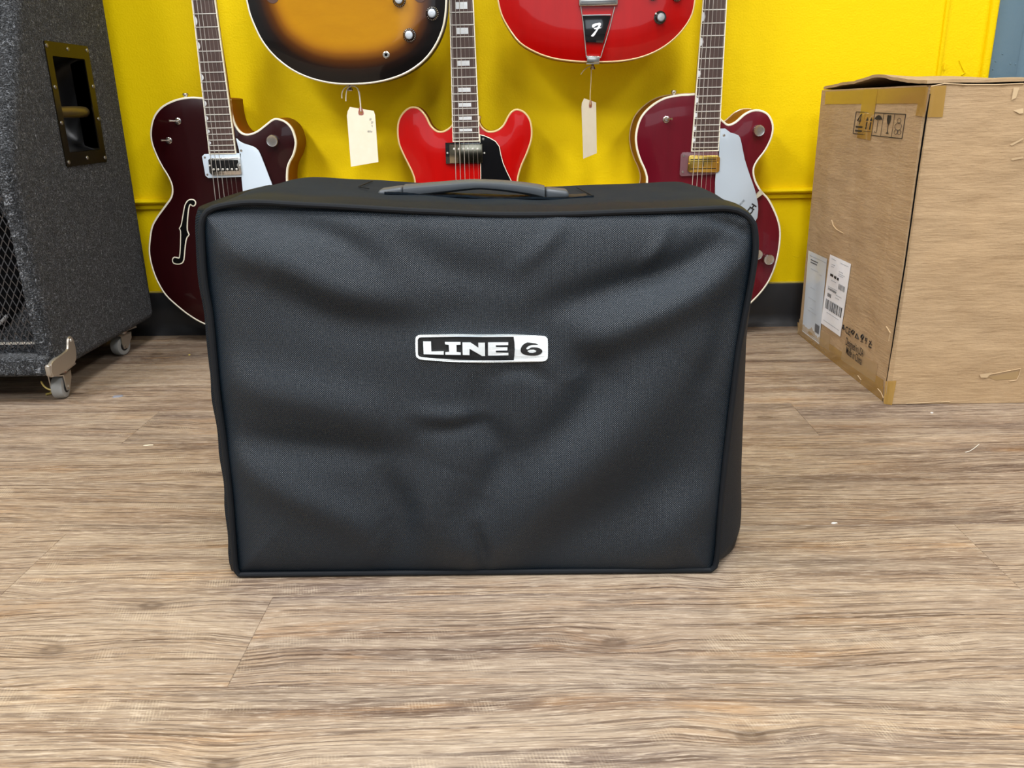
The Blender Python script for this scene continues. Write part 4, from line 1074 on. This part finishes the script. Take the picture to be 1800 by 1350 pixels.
# pressed steel corner at the bottom front, with a lug and rivets
bm = bmesh.new()
pts = [atX(94, 651, SX+.003), atX(99, 626, SX+.003)]
cp_ = [(1.424, .058), (1.424, .082), (1.445, .088), (1.478, .091), (1.488, .096), (1.493, .109), (1.502, .114), (1.511, .109), (1.514, .092), (1.512, .074), (1.500, .060), (1.465, .056)]
pc = catmull(cp_, 2); o2 = [bm.verts.new((SX+.0032, a_, b_)) for a_, b_ in offset(ccw(pc), .0012)]; i2 = [bm.verts.new((SX+.001, a_, b_)) for a_, b_ in ccw(pc)]; i3 = [bm.verts.new((SX-.003, a_, b_)) for a_, b_ in ccw(pc)]
for t_ in geometry.tessellate_polygon([[v.co for v in o2]]): bm.faces.new([o2[i] for i in t_])
for a_, b_ in ((o2, i2), (i2, i3)):
    for i in range(len(a_)): bm.faces.new((a_[i-1], a_[i], b_[i], b_[i-1]))
bm_box(bm, (SX-.008, 1.419, .060), (SX+.0025, 1.450, .082), .0035, 3)
cs_ = frombm('metal_corner', bm, M_corner, cab, 'auto')
lathe('rivet', (SX+.003, 1.502, .106), (1, 0, 0), [(0, .0034), (.0012, .0028), (.0016, .0006)], M_fret, cs_, 12)
# casters
def caster(x, y, rot, top=CB, r=.0215):
    c_ = bpy.data.objects.new('caster', None); C.objects.link(c_); c_.parent = cab; c_.location = Vector((x, y, 0))-cab.location
    R_ = Matrix.Rotation(rot, 4, 'Z')
    def place(bm):
        for v in bm.verts: v.co = (R_ @ v.co)+Vector((x, y, 0))
    bm = bmesh.new(); lathe_bm(bm, (-.0105, 0, r), (1, 0, 0), [(0, r*.55), (0, r*.84), (.001, r*.94), (.004, r), (.017, r), (.020, r*.94), (.021, r*.84), (.021, r*.55)], 28); place(bm); wh = frombm('wheel', bm, M_wheel, c_, 'auto')
    bm = bmesh.new(); lathe_bm(bm, (-.0115, 0, r), (1, 0, 0), [(0, r*.50), (.023, r*.50)], 20); place(bm); frombm('wheel_hub', bm, M_black, c_, 'auto')
    bm = bmesh.new()
    for s_ in (-1, 1):
        pts_ = [(-.010, r*2+.004), (.024, r*2+.004), (.022, r*1.6), (.006, r*.72), (-.006, r*.72), (-.009, r*1.2)]
        A = [bm.verts.new((s_*.0125, a_, b_)) for a_, b_ in pts_]; B = [bm.verts.new((s_*.0145, a_, b_)) for a_, b_ in pts_]
        bm.faces.new(A); bm.faces.new(B[::-1])
        for i in range(6): bm.faces.new((A[i-1], A[i], B[i], B[i-1]))
    bm_box(bm, (-.0145, -.010, r*2+.002), (.0145, .024, r*2+.0045))
    place(bm); frombm('fork', bm, M_corner, c_, 'auto')
    bm = bmesh.new(); lathe_bm(bm, (0, .010, r*2+.004), (0, 0, 1), [(0, .014), (top-r*2-.006, .012)], 20); bm_box(bm, (-.022, -.012, top-.003), (.022, .034, top+.0005))
    lathe_bm(bm, (-.0165, 0, r), (1, 0, 0), [(0, .0035), (.033, .0035)], 10)
    place(bm); frombm('caster_plate', bm, M_corner, c_, 'auto')
    return c_
pc_ = atZ(108, 700); caster(pc_.x, pc_.y+.004, math.radians(8))
pc_ = atZ(215, 623); caster(pc_.x, pc_.y-.002, math.radians(-14))
caster(-1.49, 1.475, 0); caster(-1.49, 1.78, .3)
# yellow twist tie by the caster
tw = thing('twist_tie', tuple(atZ(88, 692)), 'frayed yellow plastic tie on the floor beside the front caster', 'tie')
A_ = atZ(97, 688); 
tube('strand', catmull([tuple(atY(*p_, 1.462)) for p_ in ((72, 670), (76, 677), (83, 683), (92, 686), (97, 689))], 3, False), [.0008]+[.0016]*12, M_tie, tw, 6)
tube('strand', [atY(96, 686, 1.460), atZ(89, 691, .003), atZ(81, 693.5, .0025)], [.0022, .0026, .0024], M_tie, tw, 6)

# ================================================================= CARDBOARD BOX
BX0, BX1, BY0, BY1, BZ = .632, 1.27, 1.379, 1.845, .529
bxs = thing('cardboard_box', ((BX0+BX1)/2, (BY0+BY1)/2, 0), 'large brown cardboard shipping box with tape and white labels, at the right on the floor', 'box')
def bulge(u, v, a_=.006): return a_*math.sin(math.pi*u)*math.sin(math.pi*v)
def sheet(name, fn, nu, nv, th, mat, parent):   # fn(u,v)->(point, normal)
    bm = bmesh.new(); A = []; B = []
    for j in range(nv+1):
        ra, rb = [], []
        for i in range(nu+1):
            p_, n_ = fn(i/nu, j/nv); ra.append(bm.verts.new(p_)); rb.append(bm.verts.new(Vector(p_)-Vector(n_)*th))
        A.append(ra); B.append(rb)
    for j in range(nv):
        for i in range(nu):
            bm.faces.new((A[j][i], A[j][i+1], A[j+1][i+1], A[j+1][i])); bm.faces.new((B[j][i], B[j+1][i], B[j+1][i+1], B[j][i+1]))
    for j in range(nv):
        for i in (0, nu): bm.faces.new((A[j][i], A[j+1][i], B[j+1][i], B[j][i]))
    for i in range(nu):
        for j in (0, nv): bm.faces.new((A[j][i], A[j][i+1], B[j][i+1], B[j][i]))
    return frombm(name, bm, mat, parent, 'auto')
def nzf(a_, b_, s_=1): return ((math.sin(a_*13.1+b_*7.7)+math.sin(a_*5.3-b_*17.1+2)+math.sin(a_*29+b_*3))*.0006 + mnoise.noise(Vector((a_*4, b_*11, 1.3)))*.0022 + mnoise.noise(Vector((a_*9, b_*30, 5.1)))*.0009)*s_
def faceL(u, v):   # u from far to near, v from bottom to top
    y = BY1+(BY0+.006-BY1)*u; z = BZ*v
    x = BX0-bulge(u, v, .004)+.0007*math.exp(-((u-.86)/.008)**2)+.0006*math.exp(-((u-.52+.04*v)/.010)**2)-nzf(u, v)*min(1, 6*min(u, 1-u, v, 1-v))-.006*(1-u)
    if v < .04: x += .003*(1-v/.04)
    return Vector((x, y, max(.0008, z))), (-1, 0, 0)
sl = sheet('left_panel', faceL, 120, 70, .005, M_card, bxs)
def faceF(u, v):
    x = BX0+.001+(BX1-BX0)*u; z = BZ*v-.001*math.sin(u*9)*v
    # rounded fold at the near corner
    r = .010; yy = BY0
    if u*(BX1-BX0) < r:
        f = 1-u*(BX1-BX0)/r; yy = BY0+r*(1-math.sqrt(max(0, 1-f*f)))*.8
    yy -= bulge(u, v, .006)-.0011*math.exp(-((u-.062-.02*v)/.007)**2)-.0011*math.exp(-((u-.15-.03*v)/.006)**2)+.0012*math.exp(-((v-.78-.03*u)/.012)**2)*math.sin(3*u)+.0010*math.exp(-((v-.62+.05*u)/.010)**2)*math.sin(5*u+1)+nzf(u*2, v, 1.2)*min(1, 8*min(u, 1-u, v, 1-v))
    return Vector((x, yy, max(.0008, z))), (0, -1, 0)
sf = sheet('front_panel', faceF, 120, 110, .005, M_card, bxs)
# glued flange that wraps the corner with a dark open joint
box('back_panel', (BX0+.002, BY1-.005, .001), (BX1, BY1, BZ-.002), M_card, bxs)
box('right_panel', (BX1-.005, BY0+.01, .001), (BX1, BY1-.006, BZ-.002), M_card, bxs)
box('bottom_panel', (BX0+.006, BY0+.008, .0006), (BX1-.006, BY1-.006, .005), M_card, bxs)
zpk = atX(1537, 137, BX0).z; ypk = atX(1537, 137, BX0).y
def lift(y):
    pts_ = [(BY0, .0), (BY0+.035, .002), (BY0+.10, .006), (ypk, zpk-BZ), (ypk+.06, (zpk-BZ)*.62), (BY1-.02, .003), (BY1, 0.001)]
    for (a_, za), (b_, zb2) in zip(pts_, pts_[1:]):
        if a_ <= y <= b_: f = (y-a_)/(b_-a_); return za+(zb2-za)*f
    return 0
def faceT(u, v):
    x = BX0-.003+(BX1-BX0)*u; y = BY0-.001+(BY1-BY0)*v
    z = BZ+.0058+lift(y)*max(0, 1-u*2.2)+.0015*math.sin(x*11)*math.sin(v*4+.5)+nzf(u, v)*1.0
    return Vector((x, y, z)), (0, 0, 1)
tf = sheet('top_flap', faceT, 60, 34, .005, M_card, bxs)
box('inner_flap', (BX0+.03, BY0+.01, BZ-.03), (BX0+.14, BY1-.01, BZ-.026), M_cardd, bxs)
def onL(px, py, l=.0009): # point on left face under a pixel
    p_ = atX(px, py, BX0)
    for _ in range(4):
        u = (BY1-p_.y)/(BY1-BY0-.006); v = p_.z/BZ; s_, _n = faceL(min(1, max(0, u)), min(1, max(0, v))); p_ = atX(px, py, s_.x-l)
    return p_
def onF(px, py, l=.0009):
    p_ = atY(px, py, BY0)
    for _ in range(4):
        u = (p_.x-BX0-.001)/(BX1-BX0); v = p_.z/BZ; s_, _n = faceF(min(1, max(0, u)), min(1, max(0, v))); p_ = atY(px, py, s_.y-l)
    return p_
def patch(name, quad, on, mat, parent, n=8, l=.0009):   # quad px corners TL TR BR BL draped on a face
    vs_, fs_ = [], []
    for j in range(n+1):
        for i in range(n+1):
            u, v = i/n, j/n
            x_ = (1-v)*((1-u)*quad[0][0]+u*quad[1][0])+v*((1-u)*quad[3][0]+u*quad[2][0])
            y_ = (1-v)*((1-u)*quad[0][1]+u*quad[1][1])+v*((1-u)*quad[3][1]+u*quad[2][1])
            vs_.append(on(x_, y_, l))
    for j in range(n):
        for i in range(n):
            a_ = j*(n+1)+i; fs_.append((a_, a_+n+1, a_+n+2, a_+1))
    return mesh(name, vs_, fs_, mat, parent, True)
patch('tape', [(1451, 161), (1630, 152), (1618, 182), (1450, 183)], onL, M_tape, bxs, 10)
patch('tape', [(1518, 157), (1543, 156), (1530, 247), (1506, 242)], onL, M_tape, bxs, 8, .0013)
patch('tape', [(1618, 157), (1632, 152), (1625, 206), (1609, 203)], onL, M_tape, bxs, 6, .0013)
patch('tape', [(1636, 152), (1664, 150), (1657, 206), (1630, 206)], onF, M_tape, bxs, 6, .0013)
patch('tape', [(1403, 583), (1472, 640), (1552, 693), (1404, 592)], onL, M_tape, bxs, 6)
patch('tape', [(1402, 566), (1553, 668), (1551, 708), (1402, 593)], onL, M_tape, bxs, 10)
patch('tape', [(1405, 560), (1459, 589), (1457, 616), (1402, 586)], onL, M_tape2, bxs, 6, .0013)
patch('tape', [(1482, 604), (1543, 640), (1538, 672), (1478, 632)], onL, M_tape2, bxs, 6, .0013)
patch('tape', [(1557, 670), (1576, 669), (1568, 712), (1553, 710)], onF, M_tape, bxs, 6, .0013)
# open joint along the near corner
jp = [onL(x_, y_, .0006) for x_, y_ in ((1635, 165), (1628, 205), (1619, 265), (1611, 320), (1600, 400), (1590, 470), (1578, 545), (1568, 610), (1558, 670))]
tube('open_joint', jp, [.0007, .0014, .0014, .0013, .0012, .0012, .0012, .0009, .0004], M_hole, bxs, 6)
# torn edges and dents
def torn(name, pts_, on, r=.0016, mat=M_cardl):
    tube(name, [on(*p_, .0008) for p_ in pts_], r, mat, bxs, 5)
torn('torn_edge', [(1733, 660), (1752, 656), (1772, 652), (1794, 648), (1792, 658), (1787, 668), (1774, 670)], onF, .0007)
patch('torn_gouge', [(1736, 663), (1792, 652), (1788, 666), (1750, 668)], onF, M_cardd2, bxs, 3, .0005)
patch('torn_flap', [(1722, 658), (1744, 655), (1735, 664), (1724, 664)], onF, M_cardl, bxs, 3, .0022)
patch('torn_flap', [(1782, 154), (1792, 154), (1786, 172), (1778, 176)], onF, M_cardl, bxs, 3, .0018)
patch('torn_flap', [(1781, 194), (1799, 190), (1799, 199), (1792, 200)], onF, M_cardl, bxs, 3, .0015)
patch('torn_flap', [(1775, 254), (1799, 242), (1799, 245), (1779, 256)], onF, M_cardl, bxs, 3, .0015)
patch('torn_flap', [(1776, 279), (1799, 275), (1799, 278), (1780, 282)], onF, M_cardl, bxs, 3, .0015)
torn('torn_edge', [(1462, 387), (1465, 397), (1470, 403), (1482, 410)], onL, .0009)
torn('torn_edge', [(1558, 574), (1565, 585), (1562, 600)], onL, .0009); torn('torn_edge', [(1508, 660), (1514, 668), (1511, 674)], onL, .0009)
torn('torn_edge', [(1543, 683), (1549, 690), (1553, 700)], onL, .0009)
torn('worn_or_lit_edge', [(1556, 711), (1600, 709), (1640, 707), (1670, 706)], onF, .0007)
torn('worn_or_lit_edge', [(1637, 152), (1660, 147), (1700, 149), (1750, 149), (1799, 147)], onF, .0010)  # pale strip paints the light caught by the front panel's top edge
# shipping labels
pl = patch('shipping_label', [(1421, 440), (1454, 455), (1440, 605), (1410, 582)], onL, M_labelp, bxs, 8, .0015)
pl2 = patch('shipping_label', [(1459, 447), (1496, 464), (1477, 592), (1443, 568)], onL, M_label, bxs, 8, .0017)
def bar(q_, parent, mat=M_lprint, l=.0023): patch('label_print', q_, onL, mat, parent, 2, l)
def lerpq(Q_, u, v): return tuple((1-v)*((1-u)*Q_[0][k]+u*Q_[1][k])+v*((1-u)*Q_[3][k]+u*Q_[2][k]) for k in (0, 1))
Q1 = [(1421, 440), (1454, 455), (1440, 605), (1410, 582)]; Q2 = [(1459, 447), (1496, 464), (1477, 592), (1443, 568)]
def cell(Q_, u0_, v0_, u1_, v1_, parent, mat=M_lprint):
    bar([lerpq(Q_, u0_, v0_), lerpq(Q_, u1_, v0_), lerpq(Q_, u1_, v1_), lerpq(Q_, u0_, v1_)], parent, mat)
rr_ = random.Random(3)
u = .09
while u < .90:      # big barcode
    w_ = rr_.choice((.012, .02, .03, .045)); cell(Q2, u, .625, min(.93, u+w_), .76, pl2, M_ink if u > .6 else M_lprint); u += w_+rr_.choice((.012, .02, .03))
u = .58
while u < .88: cell(Q2, u, .335, u+.018, .41, pl2); u += .045
for v_, ua, ub in ((.255, .13, .27), (.26, .32, .42), (.265, .46, .54)): cell(Q2, ua, v_, ub, v_+.035, pl2, M_ink)
for k in range(9): cell(Q2, .12+.045*k, .46, .145+.045*k, .49, pl2)
for k in range(4): cell(Q2, .13+.045*k, .535, .16+.045*k, .585, pl2, M_ink)
M_faint = simple('faint_print', g((168, 174, 180)), .7)
for v_, ua, ub in ((.045, .1, .3), (.05, .5, .9), (.12, .12, .3), (.15, .12, .26), (.17, .5, .7), (.20, .5, .8), (.225, .5, .74), (.34, .2, .45), (.44, .1, .55), (.5, .5, .8), (.54, .5, .7), (.80, .2, .8), (.93, .1, .9)): cell(Q2, ua, v_, ub, v_+.007, pl2, M_faint)
for v_, ua, ub in ((.09, .16, .55), (.12, .16, .5)): cell(Q1, ua, v_, ub, v_+.012, pl)
for v_, ua, ub in ((.05, .08, .95), (.2, .2, .6), (.22, .66, .8), (.42, .25, .5), (.55, .2, .6), (.66, .3, .55), (.7, .2, .7), (.97, .5, .9)): cell(Q1, ua, v_, ub, v_+.006, pl, M_faint)
for k in range(7): cell(Q1, .68+.036*k, .80, .70+.036*k, .90, pl)
# printed handling marks on the left face
HQ = [(1505, 196.5), (1592, 201), (1585.5, 243.5), (1499.5, 234.5)]
pm = bpy.data.objects.new('handling_marks', None)
def HM(u, v): return lerpq(HQ, u, v)
def stroke(pts_, r=.0006, name='handling_mark'):
    tube(name, [onL(*HM(*p_), .0012) for p_ in pts_], r, M_ink, bxs, 4)
def fill(pts_, name='handling_mark'):
    pp = [onL(*HM(*p_), .0015) for p_ in pts_]; bm = bmesh.new(); vv = [bm.verts.new(p_) for p_ in pp]; bmesh.ops.triangulate(bm, faces=[bm.faces.new(vv)]); frombm(name, bm, M_ink, bxs)
stroke([(0, 0), (1, 0), (1, 1), (0, 1), (0, 0)], .0007)
for u in (.19, .375, .56, .78): stroke([(u, 0), (u, 1)], .0004)
stroke([(.115, .08), (.05, .40), (.125, .40)], .0011); stroke([(.12, .08), (.105, .56)], .0013)
fill([(.03, .64), (.17, .64), (.17, .72), (.03, .72)]); fill([(.03, .82), (.17, .82), (.17, .90), (.03, .90)])
for u in (.245, .325):
    fill([(u, .20), (u+.030, .37), (u-.026, .37)]); fill([(u-.014, .43), (u+.012, .43), (u+.008, .76), (u-.018, .76)])
stroke([(.205, .85), (.35, .85)], .0006)
fill([(.385, .30), (.40, .20), (.43, .12), (.465, .09), (.50, .12), (.53, .20), (.54, .30), (.52, .27), (.49, .31), (.465, .27), (.43, .31), (.405, .27)])
stroke([(.465, .28), (.465, .80), (.455, .86), (.435, .87), (.425, .80)], .0005)
fill([(.64, .07), (.665, .06), (.672, .16), (.68, .06), (.705, .07), (.712, .25), (.70, .40), (.678, .50), (.655, .42), (.638, .26)])
stroke([(.678, .48), (.685, .83)], .0006); fill([(.65, .86), (.685, .78), (.72, .86)])
def ringst(cx_, cy_, rx_, ry_, n=10): stroke([(cx_+rx_*math.cos(2*math.pi*k/n), cy_+ry_*math.sin(2*math.pi*k/n)) for k in range(n+1)], .0004)
ringst(.885, .28, .04, .11); ringst(.885, .52, .068, .16); ringst(.855, .76, .034, .10); ringst(.925, .76, .034, .10)
def ltext(s_, px, py, px2, py2, size, sx=1.0, mat=M_ink):
    A_ = onL(px, py, .0014); B_ = onL(px2, py2, .0014); ax_ = Vector((0, -1, 0))
    o_ = text('printed_text', s_, Matrix.Identity(4), 1.0, mat, None, .00004, 1.0, .006)
    w_ = max(v.co.x for v in o_.data.vertices); k_ = (A_.y-B_.y)/w_; A_.x -= .0012; A_.z = (A_.z+B_.z)/2
    o_.data.transform(frame(A_, ax_, (0, 0, 1)) @ Matrix.Diagonal((k_, size, 1, 1))); o_.data.transform(Matrix.Translation(-bxs.location)); o_.parent = bxs
    return o_
ltext('Designed in USA', 1487, 606, 1519, 627, .0215); ltext('Made in China', 1487.5, 622, 1516, 641, .0215)
ltext('CE', 1486, 584, 1495, 590, .019)
IQ = [(1480, 570), (1540, 600), (1540, 620), (1480, 590)]
def IM(px, py): return onL(px, py, .0013)
def istroke(pts_, r=.0007): tube('printed_symbol', [IM(*p_) for p_ in pts_], r, M_ink, bxs, 4)
istroke([(1483, 571), (1481, 578), (1484, 579), (1482, 571)], .0011)
istroke([(1496, 583), (1499, 588), (1502, 583), (1499, 580), (1496, 583)], .0012); istroke([(1503, 593), (1506, 586), (1509, 596), (1503, 593)], .0009)
istroke([(1514, 590), (1516, 588), (1518, 592), (1516, 596), (1513.5, 593), (1514, 590)], .0014); istroke([(1515, 596), (1515, 599)], .0008); istroke([(1512, 600), (1517, 601)], .0006)
istroke([(1521, 594), (1524, 595), (1523, 600), (1521, 599), (1521, 594)], .0008); istroke([(1522, 602), (1522, 604)], .0008)
istroke([(1528, 599), (1532, 607)], .0008); istroke([(1531.5, 599.5), (1527, 607)], .0008); istroke([(1527, 609), (1531, 611)], .0012)

# ================================================================= small debris on the floor
def debris(name, px, py, rx_, ry_, h, mat, label, cat, rot=0):
    p_ = atZ(px, py); pp = []
    rg = random.Random(px)
    for k in range(12):
        a_ = 2*math.pi*k/12; r_ = 1+rg.uniform(-.3, .25); x_, y_ = rx_*r_*math.cos(a_), ry_*r_*math.sin(a_)
        pp.append((p_.x+x_*math.cos(rot)-y_*math.sin(rot), p_.y+x_*math.sin(rot)+y_*math.cos(rot)))
    vs_ = [(x_, y_, .0002) for x_, y_ in pp]+[(p_.x+(x_-p_.x)*.8, p_.y+(y_-p_.y)*.8, h) for x_, y_ in pp]
    fs_ = [(i, (i+1) % 12, 12+(i+1) % 12, 12+i) for i in range(12)]+[tuple(range(12, 24)), tuple(range(12))[::-1]]
    me = bpy.data.meshes.new(name); me.from_pydata([(v[0]-p_.x, v[1]-p_.y, v[2]) for v in vs_], [], fs_)
    me.materials.append(mat); o_ = bpy.data.objects.new(name, me); o_.location = (p_.x, p_.y, 0); C.objects.link(o_); tag(o_, label, cat); return o_
debris('gum_blob', 207, 697, .010, .007, .0012, simple('grey_gum', g((128, 130, 140)), .6), 'flattened grey blob stuck to the floor right of the front caster', 'debris')
debris('paint_chip', 333, 624, .0022, .0022, .0012, simple('chip_yellow', g((220, 200, 90)), .6), 'tiny yellow chip on the floor left of the amp cover', 'debris')
debris('paper_scrap', 1466, 920, .0045, .0016, .0012, simple('scrap_white', g((235, 232, 225)), .7), 'small white scrap on the floor right of the amp cover', 'debris', .15)
debris('paper_scrap', 260, 783, .0085, .0016, .0010, simple('scrap_cream', g((232, 222, 196)), .7), 'thin cream sliver on the floor left of the amp cover', 'debris', .1)
debris('paper_scrap', 1638, 726, .0025, .002, .001, simple('scrap_white2', g((235, 232, 225)), .7), 'tiny white crumb on the floor in front of the cardboard box', 'debris')
p_ = atZ(1710, 788)
tube_ = [atZ(x_, y_, .0006) for x_, y_ in ((1697, 795), (1704, 793), (1711, 789), (1717, 784), (1721, 781))]
o_ = tube('lint_thread', tube_, .0005, M_cotton, None, 5); tag(o_, 'short curled white thread on the floor in front of the cardboard box', 'thread')
